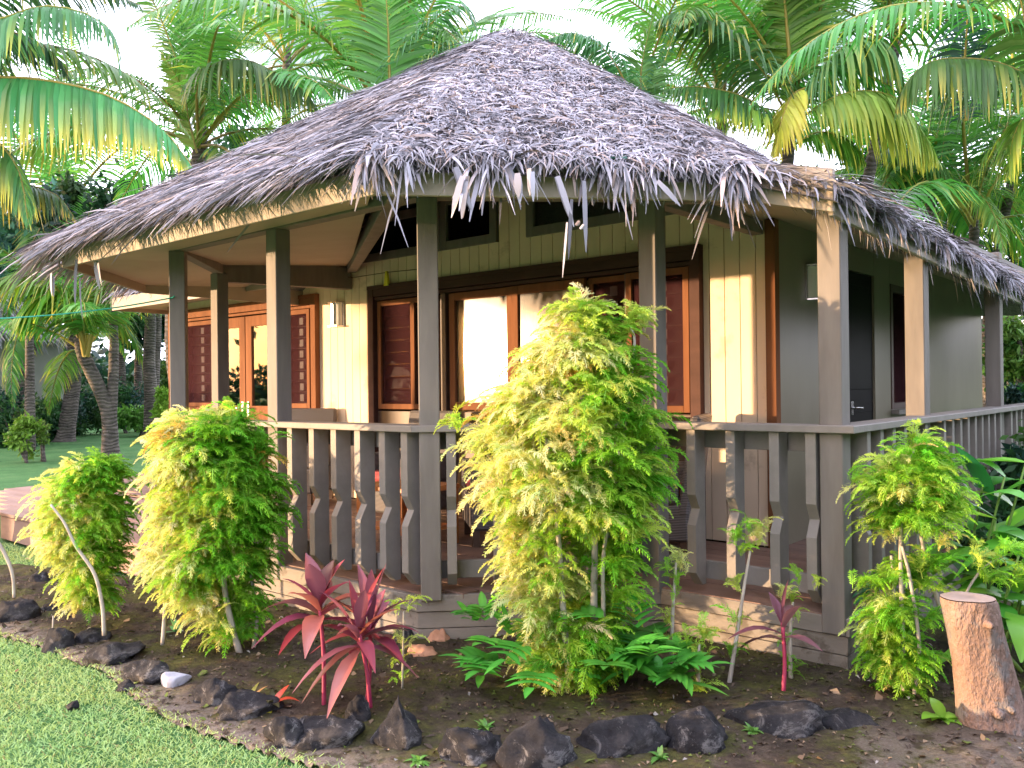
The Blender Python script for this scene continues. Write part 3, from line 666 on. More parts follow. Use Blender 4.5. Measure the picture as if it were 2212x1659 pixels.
# ================================================================== GROUND
def grid(name, x0, x1, y0, y1, nx, ny, zf, mat, inside=None):
    xs = np.linspace(x0, x1, nx); ys = np.linspace(y0, y1, ny); X, Y = np.meshgrid(xs, ys); Z = zf(X, Y)
    V = np.stack([X, Y, Z], -1).reshape(-1, 3); i = np.arange((ny - 1) * (nx - 1)); r, c = i // (nx - 1), i % (nx - 1); b = r * nx + c
    Fq = np.stack([b, b + 1, b + nx + 1, b + nx], 1)
    if inside is not None:
        ce = V[Fq].mean(1); Fq = Fq[inside(ce)]
        u_, inv = np.unique(Fq, return_inverse=True); V = V[u_]; Fq = inv.reshape(-1, 4)
    return mesh_np(name, V, Fq, mat, smooth=True)
def vn(X, Y, s, seed=0):  # cheap smooth noise
    r = np.random.default_rng(seed); z = 0
    for k in range(7):
        a = r.uniform(0, 6.28); f = s * r.uniform(.6, 1.7); z = z + np.sin((X * math.cos(a) + Y * math.sin(a)) * f + r.uniform(0, 6.28))
    return z / 7
def zl(X, Y):
    r = np.hypot(X + 4, Y - 3); return np.where(r > 9, .05 * vn(X, Y, .5, 3) * np.clip((r - 9) / 6, 0, 1), 0) - .012
lw = link('lawn', grid('lawn', -60, 40, -40, 60, 160, 160, zl, M['lawn'])); tag(lw, kind='structure')
me = bpy.data.meshes.new('ground'); me.from_pydata([(-900, -900, -.12), (900, -900, -.12), (900, 900, -.12), (-900, 900, -.12)], [], [(0, 1, 2, 3)]); me.materials.append(M['lawn'])
tag(link('ground', me), kind='structure')
EDGE = [(-260, 1255), (-120, 1320), (0, 1372), (105, 1402), (230, 1455), (330, 1540), (420, 1577), (560, 1622), (700, 1662), (800, 1690), (1000, 1730), (1250, 1790), (1600, 1850), (2000, 1900), (2500, 1950)]
BP = [tuple(onz(x, y)[:2]) for x, y in EDGE] + [(1.2, 4.5), (-.2, 12), (-1.5, 12), (-1.5, 4.6), (-2.6, 4.6), (-3.7, 3.6), (-6.3, 3.6), (-6.5, 3.25), (-7.1, 3.1), (-8.0, 2.85)]
def inpoly(P, poly):
    x, y = P[:, 0], P[:, 1]; r = np.zeros(len(P), bool); n = len(poly)
    for i in range(n):
        (x0, y0), (x1, y1) = poly[i], poly[(i + 1) % n]
        if y0 == y1: continue
        r ^= ((y0 > y) != (y1 > y)) & (x < (x1 - x0) * (y - y0) / (y1 - y0) + x0)
    return r
BPa = np.array(BP[:len(EDGE)])
def edge_dist(P):
    d = np.full(len(P), 9.)
    for i in range(len(BPa) - 1):
        a, b = BPa[i], BPa[i + 1]; ab = b - a; t = np.clip(((P[:, :2] - a) @ ab) / (ab @ ab), 0, 1)
        d = np.minimum(d, np.linalg.norm(P[:, :2] - a - t[:, None] * ab, axis=1))
    return d
def soilz(X, Y):
    P = np.stack([X.ravel(), Y.ravel()], 1); d = edge_dist(P).reshape(X.shape); ins = inpoly(P, BP).reshape(X.shape)
    return np.where(ins, .006 + .03 * np.clip(d / .5, 0, 1) + .018 * vn(X, Y, 9, 1) * np.clip(d / .2, 0, 1) + .008 * vn(X, Y, 31, 2), -.004)
sm = grid('garden_soil', -8.2, 1.3, .6, 6.5, 620, 420, soilz, M['soil'], lambda c: inpoly(c, BP))
co_ = np.zeros(len(sm.vertices) * 3, np.float32); sm.vertices.foreach_get('co', co_); co_ = co_.reshape(-1, 3)
px, py, _ = proj(co_); sa = sm.attributes.new('sand', 'FLOAT', 'POINT')
ed = edge_dist(co_); sv = np.clip(1.3 - ed / .20, 0, 1) * np.where(px < 1300, 1, .75)
sv = np.maximum(sv, .55 * (px > 1850) * np.clip((py - 1540) / 60, 0, 1))
sa.data.foreach_set('value', sv.astype(np.float32))
tag(link('garden_bed', sm), 'dark planting bed soil with moss and pale gritty edge', kind='structure')
def groundz(x, y): 
    p = np.array([[x, y]]); return float(soilz(p[:, :1], p[:, 1:])[0, 0]) if inpoly(p, BP)[0] else -.012
# ---- grass blades on the near lawn
n = 260000
P = np.stack([RNG.uniform(-9.5, .3, n), RNG.uniform(.2, 3.35, n)], 1)
P3 = np.concatenate([P, np.zeros((n, 1))], 1); x, y, d = proj(P3)
jit = RNG.normal(0, .035, n)
keep = (d > .8) & (x > -700) & (x < 2600) & (y < 2100) & ~(inpoly(P, BP) & (edge_dist(P3) > np.abs(jit) * 1.3)) & ~inpoly(P, walk) & (RNG.random(n) < np.clip(4.5 / np.maximum(d, .1), .25, 1))
ext = np.stack([RNG.uniform(-2.8, .2, 34000), RNG.uniform(1.6, 4.3, 34000)], 1); e3 = np.concatenate([ext, np.zeros((34000, 1))], 1); ex, ey, edp = proj(e3)
ek = (ey > 1585 + 60 * RNG.random(34000)) & (vn(ext[:, 0], ext[:, 1], 14, 5) > .0) & inpoly(ext, BP) & (ex > 1250)
P = np.concatenate([P[keep], ext[ek]]); n = len(P)
h = RNG.uniform(.006, .019, n); a = RNG.uniform(0, 6.28, n); w_ = RNG.uniform(.0022, .0045, n); ln = RNG.normal(0, .014, (n, 2))
z0 = np.where(inpoly(P, BP), .004, -.012)
sv_ = np.stack([np.cos(a) * w_, np.sin(a) * w_], 1)
V = np.zeros((n, 4, 3)); V[:, 0, :2] = P - sv_; V[:, 1, :2] = P + sv_; V[:, 2, :2] = P + ln + sv_ * .35; V[:, 3, :2] = P + ln - sv_ * .35
V[:, 0, 2] = V[:, 1, 2] = z0; V[:, 2, 2] = V[:, 3, 2] = z0 + h
g = RNG.random(n); tone = vn(P[:, 0], P[:, 1], 4, 8) * .7 + .5 + .4 * vn(P[:, 0], P[:, 1], 13, 9)
colr = np.stack([.27 + .09 * g + .13 * tone, .45 + .12 * g + .04 * tone, .17 + .06 * g], 1); dry = RNG.random(n) < .06; colr[dry] = (.30, .26, .12); pt = vn(P[:, 0], P[:, 1], 5, 12) > .38; colr[pt] = colr[pt] * .6 + np.array([.30, .27, .14]) * .4; colr = np.clip(colr, .02, .8)
tag(link('grass', mesh_np('grass', V.reshape(-1, 3), np.arange(n * 4).reshape(n, 4), M['grass'], np.repeat(colr, 4, 0))), 'short pale green turf on the near lawn', 'grass', kind='stuff')
# ---- fallen bits on the turf
n = 260; P = np.stack([RNG.uniform(-9, .2, n), RNG.uniform(.4, 3.3, n)], 1); P = P[~inpoly(P, BP)]; n = len(P); a = RNG.uniform(0, 6.28, n); L = RNG.uniform(.006, .03, n); c = np.concatenate([P, RNG.uniform(.006, .014, (n, 1))], 1)
ux = np.stack([np.cos(a), np.sin(a), RNG.normal(0, .2, n)], 1) * L[:, None]; uy = np.stack([-np.sin(a), np.cos(a), RNG.normal(0, .2, n)], 1) * (L * .4)[:, None]
V = np.stack([c - ux, c - uy, c + ux, c + uy], 1); cl = np.array([(.36, .26, .12), (.45, .38, .2), (.16, .09, .05), (.5, .47, .40)])[RNG.integers(0, 4, n)]
tag(link('lawn_litter', mesh_np('lawn_litter', V.reshape(-1, 3), np.arange(n * 4).reshape(n, 4), M['litter'], np.repeat(cl, 4, 0))), 'dry leaf bits fallen on the near turf', 'litter', kind='stuff')
# ---- litter: chips, dead leaflets and pebbles on the bed
n = 16000; P = np.stack([RNG.uniform(-7.6, .2, n), RNG.uniform(1.5, 5.2, n)], 1); k = inpoly(P, BP); P = P[k]; n = len(P)
Zs = soilz(P[:, :1], P[:, 1:])[:, 0] + .004
L = RNG.uniform(.004, .016, n) * np.where(RNG.random(n) < .06, 2., 1); Wd = L * RNG.uniform(.2, .8, n); a = RNG.uniform(0, 6.28, n)
ux = np.stack([np.cos(a), np.sin(a), RNG.normal(0, .3, n)], 1); uy = np.stack([-np.sin(a), np.cos(a), RNG.normal(0, .3, n)], 1)
c = np.concatenate([P, Zs[:, None]], 1); V = np.stack([c - ux * L[:, None], c - uy * Wd[:, None] + [0, 0, .004], c + ux * L[:, None], c + uy * Wd[:, None] + [0, 0, .006]], 1)
r = RNG.random(n)[:, None]; g = RNG.uniform(.5, 1.2, n)[:, None]
colr = np.where(r < .55, np.array([.08, .06, .045]), np.where(r < .75, np.array([.20, .15, .10]), np.where(r < .975, np.array([.10, .13, .03]), np.array([.42, .40, .37])))) * g
tag(link('leaf_litter', mesh_np('leaf_litter', V.reshape(-1, 3), np.arange(n * 4).reshape(n, 4), M['litter'], np.repeat(colr, 4, 0))), 'scraps of leaf, bark and grit strewn over the bed', 'litter', kind='stuff')
# ---- rocks
def rock_mesh(seed, sx, sy, sz, rough=.22, peak=0):
    import bmesh
    bm = bmesh.new(); bmesh.ops.create_icosphere(bm, subdivisions=4, radius=1); r = np.random.default_rng(seed)
    pl = [(unit_(r.normal(size=3)), r.uniform(.62, .95)) for _ in range(14)]
    V = np.array([v.co[:] for v in bm.verts])
    for nrm, dd in pl:
        e = V @ nrm - dd; V -= np.clip(e, 0, None)[:, None] * nrm * .92
    for k in range(30):
        f = r.normal(size=3) * r.uniform(2, 17); V *= 1 + (rough / (1.2 + np.linalg.norm(f) * .35)) * .45 * np.sin(V @ f + r.uniform(0, 6.28))[:, None]
    if peak: V[:, :2] *= (1 - peak * np.clip(V[:, 2:3], 0, 1))
    V *= (sx, sy, sz)
    for v, q_ in zip(bm.verts, V): v.co = q_
    me = bpy.data.meshes.new('rock'); bm.to_mesh(me); bm.free()
    me.polygons.foreach_set('use_smooth', np.ones(len(me.polygons), bool)); me.materials.append(M['rock']); return me
ROCKS = [  # px x, base y, width px, height px, label, peak, material
    (858, 1625, 128, 130, 'pointed grey basalt rock with one white lichen spot below the red ti plants', .5, 'rock'),
    (1010, 1655, 150, 95, 'rounded dark rock beside the pointed one at the lawn edge', .1, 'rock'),
    (1160, 1672, 190, 118, 'black rock speckled with white lichen in front of the big bush', .15, 'rock'),
    (1340, 1650, 215, 95, 'long low brown-black rock in front of the big bush', .1, 'rock'),
    (1515, 1640, 165, 135, 'tall dark boulder with pale streaks in front of the two slender saplings', .25, 'rock'),
    (1700, 1600, 250, 75, 'broad flat mossy rock in front of the small purple ti plant', .05, 'rock'),
    (1840, 1590, 150, 60, 'low dark rock half sunk between the purple ti plant and the stump', .1, 'rock'),
    (690, 1625, 190, 75, 'wide dark rock with a pale patch at the gritty lawn edge', .1, 'rock'),
    (615, 1615, 120, 78, 'dark rock wedged behind the gritty strip left of the red ti plants', .2, 'rock'),
    (775, 1570, 60, 80, 'small upright dark stone just behind the row under the red ti plants', .3, 'rock'),
    (520, 1560, 150, 62, 'dark sloping rock under the orange-leaved seedling', .15, 'rock'),
    (460, 1528, 105, 60, 'smooth grey-brown rock beside the pale blue stone', .05, 'rock'),
    (395, 1500, 20, 12, 'tiny dark pebble behind the pale blue stone', .1, 'rock'),
    (305, 1478, 120, 62, 'black rock directly behind the pale blue stone', .2, 'rock'),
    (215, 1440, 145, 56, 'low broken dark rock in the middle of the left row', .1, 'rock'),
    (118, 1405, 75, 52, 'black rock with a white flake at the left bend of the bed', .15, 'rock'),
    (185, 1392, 80, 46, 'dark rock behind the stem of the leaning bush', .2, 'rock'),
    (270, 1492, 40, 26, 'small black stone on the gritty lawn edge', .2, 'rock'),
    (78, 1270, 60, 40, 'rounded black stone at the far lawn edge of the bed', .1, 'rock'),
    (125, 1262, 38, 32, 'brown stone next to the far rounded black stone', .1, 'rock'),
    (22, 1348, 110, 70, 'heap-like dark rock at the left end of the bed', .15, 'rock'),
    (100, 1330, 60, 30, 'low dark rock right of the heap-like one', .1, 'rock'),
    (905, 1428, 75, 30, 'flat orange-brown stone at the foot of the porch skirt', .0, 'brick'),
    (865, 1400, 60, 46, 'dark stone tucked under the porch corner', .1, 'rock'),
    (945, 1400, 60, 40, 'reddish crumbling stone against the chamfered skirt', .1, 'brick'),
]
for i, (x, y, wp, hp, lab, pk, mt) in enumerate(ROCKS):
    p = onz(x, y, 0); d = float(proj(p)[2]); sx = wp / 2 / F_ * d; sz = hp / F_ * d * .87; sx *= 1.03
    o = link('rock', rock_mesh(100 + i, sx, sx * .75, sz * .72, .22, pk)); o.data.materials[0] = M[mt]
    f2 = FW[:2] / np.linalg.norm(FW[:2]); o.location = (p[0] + f2[0] * sx * .55, p[1] + f2[1] * sx * .55, sz * .22)
    o.rotation_euler = (random.uniform(-.1, .1), random.uniform(-.1, .1), math.radians(40) + random.uniform(-.25, .25))
    tag(o, lab, 'rock', 'stones edging the planting bed')
p = onz(358, 1490, 0); o = link('rock', rock_mesh(77, .088, .06, .055, .05)); o.data.materials[0] = M['palerock']; o.location = (p[0], p[1] + .05, .035); o.rotation_euler = (0, 0, .7)
tag(o, 'smooth pale blue-grey stone standing out among the dark rocks', 'rock', 'stones edging the planting bed')
for x, y, s, lab in ((1543, 1640, .026, 'round white pebble at the foot of the tall dark boulder'), (2070, 1612, .018, 'pale pebble on the gritty ground near the stump'), (2165, 1585, .02, 'pale pebble right beside the foot of the stump')):
    p = onz(x, y, 0); o = link('pebble', rock_mesh(int(x), s, s * .8, s * .8, .05)); o.data.materials[0] = M['shell']; o.location = (p[0], p[1], s * .5); tag(o, lab, 'pebble', 'white pebbles')
p = onz(158, 1528, 0); o = link('pebble', rock_mesh(55, .03, .03, .025, .2)); o.location = (p[0], p[1], .01); tag(o, 'black pebble lying alone on the near lawn', 'pebble')
# ================================================================== STUMP
base = ond(2140, 1600, 3.72); top = ond(2088, 1288, 3.72)
d_s = 3.72
def ring(c, r, n=28, jag=.06, tilt=0, seed=0):
    rr = np.random.default_rng(seed); ph = rr.uniform(0, 6.28, 5)
    return [(c[0] + math.cos(2 * math.pi * k / n) * r * (1 + jag * sum(math.sin((j + 2) * 2 * math.pi * k / n + ph[j]) / (j + 1.5) for j in range(5)) * .6), c[1] + math.sin(2 * math.pi * k / n) * r * (1 + jag * sum(math.sin((j + 2) * 2 * math.pi * k / n + ph[j]) / (j + 1.5) for j in range(5)) * .6), c[2] + tilt * math.cos(2 * math.pi * k / n)) for k in range(n)]
sec = [((2195, 1660), .24), ((2160, 1590), .165), ((2135, 1510), .125), ((2120, 1430), .112), ((2104, 1360), .106), ((2092, 1300), .107), ((2089, 1291), .102)]
m = MB(); V = []; n_ = 28
for i, ((x, y), r) in enumerate(sec): 
    c = ond(x, y, d_s); V += ring(c, r, n_, .16, 0, 3)
m.add(V, [(i * n_ + k, i * n_ + (k + 1) % n_, (i + 1) * n_ + (k + 1) % n_, (i + 1) * n_ + k) for i in range(len(sec) - 1) for k in range(n_)], True)
ST = m.build('tree_stump', M['stump_bark']); tag(ST, 'sawn-off pale tree stump leaning at the corner of the bed', 'stump')
m = MB(); c = ond(2089, 1291, d_s); c1 = c + [0, 0, .004]
V = ring(c1, .1015, n_, .16, 0, 3) + ring(c1 + [0, 0, .003], .06, n_, .05, 0, 4) + ring(c1 + [.0, 0, -.004], .018, n_, .3, 0, 5)
m.add(V, [(i * n_ + k, i * n_ + (k + 1) % n_, (i + 1) * n_ + (k + 1) % n_, (i + 1) * n_ + k) for i in range(2) for k in range(n_)] + [tuple(2 * n_ + k for k in range(n_))], True); m.build('cut_face', M['stump_cut'], ST)
for (x, y), r in (((2160, 1545), .022), ((2185, 1535), .016), ((2140, 1352), .014)):
    m = MB(); p = ond(x, y, d_s - .13); m.tube([p + FW * .05, p, p - FW * .012], [r * 1.4, r, r * .5], 10); m.build('knot', M['stump_bark'], ST)
# ================================================================== CHAIRS AND TABLE ON THE PORCH
def chair_proto():
    R = empty('wicker_chair', (0, 0, 0))
    m = MB(); m.box((-.33, -.32, .12), (.33, .32, .38)); 
    for s in (-1, 1): m.box((s * .30 - .045, -.32, .38), (s * .30 + .045, .25, .62))
    m.build('seat_frame', M['wicker'], R, False, .02)
    m = MB(); m.hexa([(-.34, .24, .30), (.34, .24, .30), (.34, .32, .30), (-.34, .32, .30), (-.33, .34, .99), (.33, .34, .99), (.33, .41, .99), (-.33, .41, .99)]); m.build('backrest', M['wicker'], R, False, .02)
    m = MB(); m.box((-.25, -.30, .382), (.25, .23, .47)); m.build('cushion', M['cushion'], R, False, .03)
    for sx in (-1, 1):
        for sy in (-1, 1): m = MB(); m.box((sx * .29 - .025, sy * .28 - .025, 0), (sx * .29 + .025, sy * .28 + .025, .12)); m.build('leg', M['darkwood'], R, False)
    return R
def copy_tree(o, parent=None):
    c = o.copy(); COL.objects.link(c); c.parent = parent
    for ch in list(o.children): copy_tree(ch, c)
    return c
CH = chair_proto()
spots = [(-5.72, 5.25, math.radians(0), 'grey wicker armchair with red cushion behind the left rail, under the louvred window'), (-4.45, 5.15, math.radians(-40), 'grey wicker armchair behind the big bush, at the curtained panes'), (-7.75, 5.5, math.radians(30), 'grey wicker armchair by the timber door, under the sunlit lamp'), (-3.3, 5.45, math.radians(-70), 'grey wicker armchair in the dark below the insect screen right of the big bush')]
for i, (x, y, a, lab) in enumerate(spots):
    o = CH if i == 0 else copy_tree(CH); o.location = (x, y, DZ); o.rotation_euler = (0, 0, a); tag(o, lab, 'chair', 'wicker chairs on the porch')
T = empty('side_table', (-4.95, 4.55, DZ), 'low orange-brown wooden table between the wicker chairs', 'table')
m = MB(); m.box((-.33, -.25, .42), (.33, .25, .46)); m.build('tabletop', M['tablewood'], T, False, .005)
m = MB(); m.box((-.30, -.22, .12), (.30, .22, .145)); m.build('shelf', M['tablewood'], T, False)
for sx in (-1, 1):
    for sy in (-1, 1): m = MB(); m.box((sx * .29 - .03, sy * .21 - .03, 0), (sx * .29 + .03, sy * .21 + .03, .42)); m.build('leg', M['tablewood'], T, False)

# ================================================================== LEAF TEMPLATES AND SHRUBS
def rot_frames(d, roll, upref=np.array([0, 0, 1.])):
    """frames with x along d (n,3), z as near up as possible then rolled"""
    s = np.cross(np.tile(upref, (len(d), 1)), d); ns_ = np.linalg.norm(s, axis=1, keepdims=True)
    s = np.where(ns_ < 1e-3, [[0, 1, 0]], s / np.maximum(ns_, 1e-6)); u_ = np.cross(d, s)
    c, sn = np.cos(roll)[:, None], np.sin(roll)[:, None]
    return d, s * c + u_ * sn, u_ * c - s * sn
def instance(T, Fq, P, fr, sc, col):
    x, y, z = fr
    V = P[:, None, :] + (T[None, :, 0:1] * x[:, None] + T[None, :, 1:2] * y[:, None] + T[None, :, 2:3] * z[:, None]) * sc[:, None, None]
    F2 = Fq[None] + (np.arange(len(P)) * len(T))[:, None, None]
    return V.reshape(-1, 3), F2.reshape(-1, 4), np.repeat(col, len(T), 0)
def aralia_leaf(seed):
    """slender, feathery, arching leaf of length about 1 along +x: many short toothed leaflets on a drooping rachis"""
    r = np.random.default_rng(seed); V = []; Fq = []
    n = 17; pts = [np.zeros(3)]; a = .75; yaw = 0; k_ = r.normal(0, .25)
    for i in range(n):
        pts.append(pts[-1] + np.array([math.cos(a) * math.cos(yaw), math.cos(a) * math.sin(yaw), math.sin(a)]) / n); a -= (2.25 + r.normal(0, .2)) / n; yaw += k_ / n
    pts = np.array(pts)
    for i in range(0, n, 2):
        b = len(V); s = np.array([0, .010, 0]); e = pts[min(i + 2, n)]; V.extend([pts[i] - s, pts[i] + s, e + s, e - s]); Fq.append([b, b + 1, b + 2, b + 3])
    for i in range(2, n + 1):
        t = i / n; T = pts[i] - pts[i - 1]; T /= np.linalg.norm(T); l = .235 * (1 - .75 * abs(t - .42) / .58) * r.uniform(.75, 1.2)
        for sg in (-1, 1):
            d = np.array([0, sg * .75, 0]) + T * .75 + np.array([0, 0, r.normal(.08, .2)]); d /= np.linalg.norm(d)
            side = np.cross(d, [0, 0, 1.]) + r.normal(0, .35, 3); side /= np.linalg.norm(side); w = .038; b = len(V)
            m1 = pts[i] + d * l * .5 - np.array([0, 0, .05 * l]); e = pts[i] + d * l - np.array([0, 0, .3 * l])
            V.extend([pts[i], m1 + side * w / 2, e, m1 - side * w / 2]); Fq.append([b, b + 1, b + 2, b + 3])
            for s2 in (-1, 1):
                b = len(V); p = pts[i] + d * l * .45; d2 = d * .8 + side * s2 * .7; q = p + d2 * l * .42
                V.extend([p - d * .012, p + d2 * l * .2 - d * .012, q, p + d2 * l * .2 + d * .014]); Fq.append([b, b + 1, b + 2, b + 3])
    return np.array(V), np.array(Fq)
AL = [aralia_leaf(s) for s in range(4)]
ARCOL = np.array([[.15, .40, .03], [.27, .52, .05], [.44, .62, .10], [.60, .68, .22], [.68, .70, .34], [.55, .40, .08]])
def aralia(name, label, tips, pals, stems, leaf=(.15, .24), per=(7, 10), group='feathery aralia shrubs in the bed', origin=None, cat='shrub'):
    """tips: list of (pos, outward dir); pals: weights over ARCOL per tip"""
    vs, fs, cs, off = [], [], [], 0
    for ti, (p, o) in enumerate(tips):
        k = random.randint(*per); az0 = random.uniform(0, 6.28)
        o = np.array(o) / (np.linalg.norm(o) + 1e-6)
        az = az0 + np.arange(k) * 2.4 + RNG.normal(0, .25, k); el = RNG.uniform(-.1, .9, k)
        d = np.stack([np.cos(az) * np.cos(el), np.sin(az) * np.cos(el), np.sin(el)], 1) * .8 + o * RNG.uniform(.4, 1.0, k)[:, None]
        d = unit_(d); c0 = ARCOL[RNG.choice(len(ARCOL), p=pals[ti])]
        cc = np.stack([np.clip(c0 * RNG.uniform(.75, 1.25) * RNG.uniform(.85, 1.15, 3), 0, .7) for _ in range(k)])
        T, Fq = AL[random.randrange(4)]
        V, F2, C2 = instance(T, Fq, np.tile(np.array(p), (k, 1)) + RNG.normal(0, .012, (k, 3)), rot_frames(d, RNG.normal(0, .25, k)), RNG.uniform(*leaf, k) * RNG.choice([.7, .9, 1.15], k, p=[.35, .42, .23]), cc)
        vs.append(V); fs.append(F2 + off); cs.append(C2); off += len(V)
    root = empty(name, origin if origin is not None else (0, 0, 0), label, cat, group)
    link('foliage', mesh_np('foliage', np.concatenate(vs), np.concatenate(fs), M['aralia'], np.concatenate(cs)), root)
    for pts, r0, r1 in stems:
        m = MB(); n = len(pts); m.tube(pts, [r0 + (r1 - r0) * i / (n - 1) for i in range(n)], 7); m.build('stem', M['stem'], root)
    return root
def spline(pts, n):
    pts = [np.array(p, float) for p in pts]; P = [2 * pts[0] - pts[1]] + pts + [2 * pts[-1] - pts[-2]]; out = []
    for i in range(1, len(P) - 2):
        for k in range(n):
            t = k / n; a, b, c, d = P[i - 1:i + 3]
            out.append(.5 * (2 * b + (c - a) * t + (2 * a - 5 * b + 4 * c - d) * t * t + (3 * b - a - 3 * c + d) * t ** 3))
    return out + [pts[-1]]
def shell_tips(prof, depth, n, thick=.75, seed=0, ycol=None, inner=.35, hole=None):
    """prof: [(y, xl, xr)] outline of the crown in the picture; body of revolution-like crown at its own distance"""
    r = np.random.default_rng(seed); tips, pals = [], []
    ys = [p[0] for p in prof]; hs = np.array([p[2] - p[1] for p in prof], float)
    while len(tips) < n:
        y = r.uniform(ys[0], ys[-1]); xl = np.interp(y, ys, [p[1] for p in prof]); xr = np.interp(y, ys, [p[2] for p in prof])
        if r.random() > (xr - xl) / hs.max() + .12: continue
        c = ond((xl + xr) / 2, y, depth); R = max((xr - xl) / 2 / F_ * depth - .05, .03)
        a = r.uniform(0, 6.28); R *= .98 + .11 * math.sin(a * 3 + y * .021 + seed) * math.cos(a * 2 - y * .034) + .05 * math.sin(y * .09 + a); f = math.sqrt(r.uniform(inner ** 2, 1)) * .93
        ux, uy = math.cos(a) * f, math.sin(a) * f * thick
        p = c + RT * ux * R + FW * uy * R
        if hole and uy < .25 and hole[0] < (xl + xr) / 2 + ux * (xr - xl) / 2 < hole[1] and hole[2] < y < hole[3] and r.random() < .93: continue
        o = RT * math.cos(a) + FW * math.sin(a) + UP * (.25 + .5 * (y < ys[0] + 70))
        tips.append((p, o))
        lit = -ux * .6 - .2 * uy + (ys[-1] - y) / (ys[-1] - ys[0]) * .3 if ycol is None else ycol(ux, uy, (y - ys[0]) / (ys[-1] - ys[0]))  # sun-side tips get yellower leaf colours: sunlight put in over natural variegation
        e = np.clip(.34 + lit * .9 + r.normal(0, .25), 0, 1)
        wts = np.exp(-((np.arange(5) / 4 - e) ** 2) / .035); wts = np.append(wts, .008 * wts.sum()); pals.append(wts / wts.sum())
    return tips, pals
def stempx(pts, depth): return [ond(x, y, depth) for x, y in pts]
# -- big central bush
prof = [(690, 1245, 1280), (740, 1185, 1320), (790, 1125, 1375), (860, 1100, 1415), (930, 1015, 1430), (1000, 995, 1450), (1060, 1005, 1440), (1120, 1060, 1420), (1180, 1090, 1400), (1240, 1075, 1385), (1300, 1080, 1370), (1360, 1110, 1360), (1420, 1130, 1345), (1480, 1170, 1320), (1525, 1200, 1290)]
dC = 4.30
t1, p1 = shell_tips(prof, dC, 620, .8, 1, None, .3, (1185, 1325, 1140, 1350))
for (x, y) in ((1360, 705), (1385, 715), (1345, 740), (990, 935)): t1.append((ond(x, y, dC), RT * (.6 if x > 1200 else -.8) + UP * .6)); p1.append(np.array([0, .2, .4, .3, .1, 0]))
st = [(spline(stempx([(1290, 1470), (1283, 1300), (1285, 1150), (1275, 960), (1250, 800), (1255, 700)], dC), 5), .022, .008),
      (spline(stempx([(1230, 1470), (1215, 1300), (1208, 1180), (1190, 1000), (1150, 850)], dC - .12), 5), .018, .008),
      (spline(stempx([(1305, 1470), (1303, 1300), (1306, 1180), (1340, 1000), (1370, 760), (1362, 705)], dC - .05), 5), .013, .006),
      (spline(stempx([(1265, 1480), (1150, 1250), (1090, 1050), (1040, 960)], dC + .1), 5), .016, .006)]
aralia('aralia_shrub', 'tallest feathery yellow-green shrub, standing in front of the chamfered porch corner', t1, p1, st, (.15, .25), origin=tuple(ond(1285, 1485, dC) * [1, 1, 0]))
# -- left bush
prof = [(925, 400, 540), (960, 330, 575), (1010, 318, 590), (1080, 325, 610), (1150, 330, 600), (1210, 310, 590), (1260, 320, 580), (1310, 400, 570), (1360, 430, 560), (1395, 470, 545)]
dL = 4.85
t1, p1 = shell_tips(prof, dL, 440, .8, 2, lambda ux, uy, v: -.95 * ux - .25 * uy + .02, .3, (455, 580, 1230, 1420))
st = [(spline(stempx([(352, 1392), (357, 1300), (350, 1220), (380, 1080), (400, 980)], dL), 5), .013, .006),
      (spline(stempx([(520, 1420), (490, 1300), (480, 1200), (470, 1050), (480, 940)], dL), 5), .02, .007),
      (spline(stempx([(545, 1420), (555, 1330), (540, 1200), (560, 1050)], dL + .1), 5), .014, .006)]
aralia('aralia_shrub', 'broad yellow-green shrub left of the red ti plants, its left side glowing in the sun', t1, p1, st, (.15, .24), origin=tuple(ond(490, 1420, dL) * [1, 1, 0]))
# -- far left bush
prof = [(1010, 195, 250), (1040, 120, 285), (1075, 75, 292), (1130, 80, 285), (1190, 90, 270), (1240, 130, 265), (1290, 150, 230), (1335, 185, 225)]
dF = 5.35
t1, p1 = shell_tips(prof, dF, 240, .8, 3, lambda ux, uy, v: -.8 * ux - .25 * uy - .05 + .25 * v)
st = [(spline(stempx([(226, 1372), (222, 1310), (205, 1240), (165, 1180), (140, 1130), (110, 1090)], dF - .3), 5), .013, .007), (spline(stempx([(205, 1330), (190, 1250), (200, 1100)], dF), 5), .016, .007)]
aralia('aralia_shrub', 'smaller pale yellow leaning shrub nearest the wooden walkway', t1, p1, st, (.14, .22), origin=tuple(ond(226, 1372, dF - .3) * [1, 1, 0]))
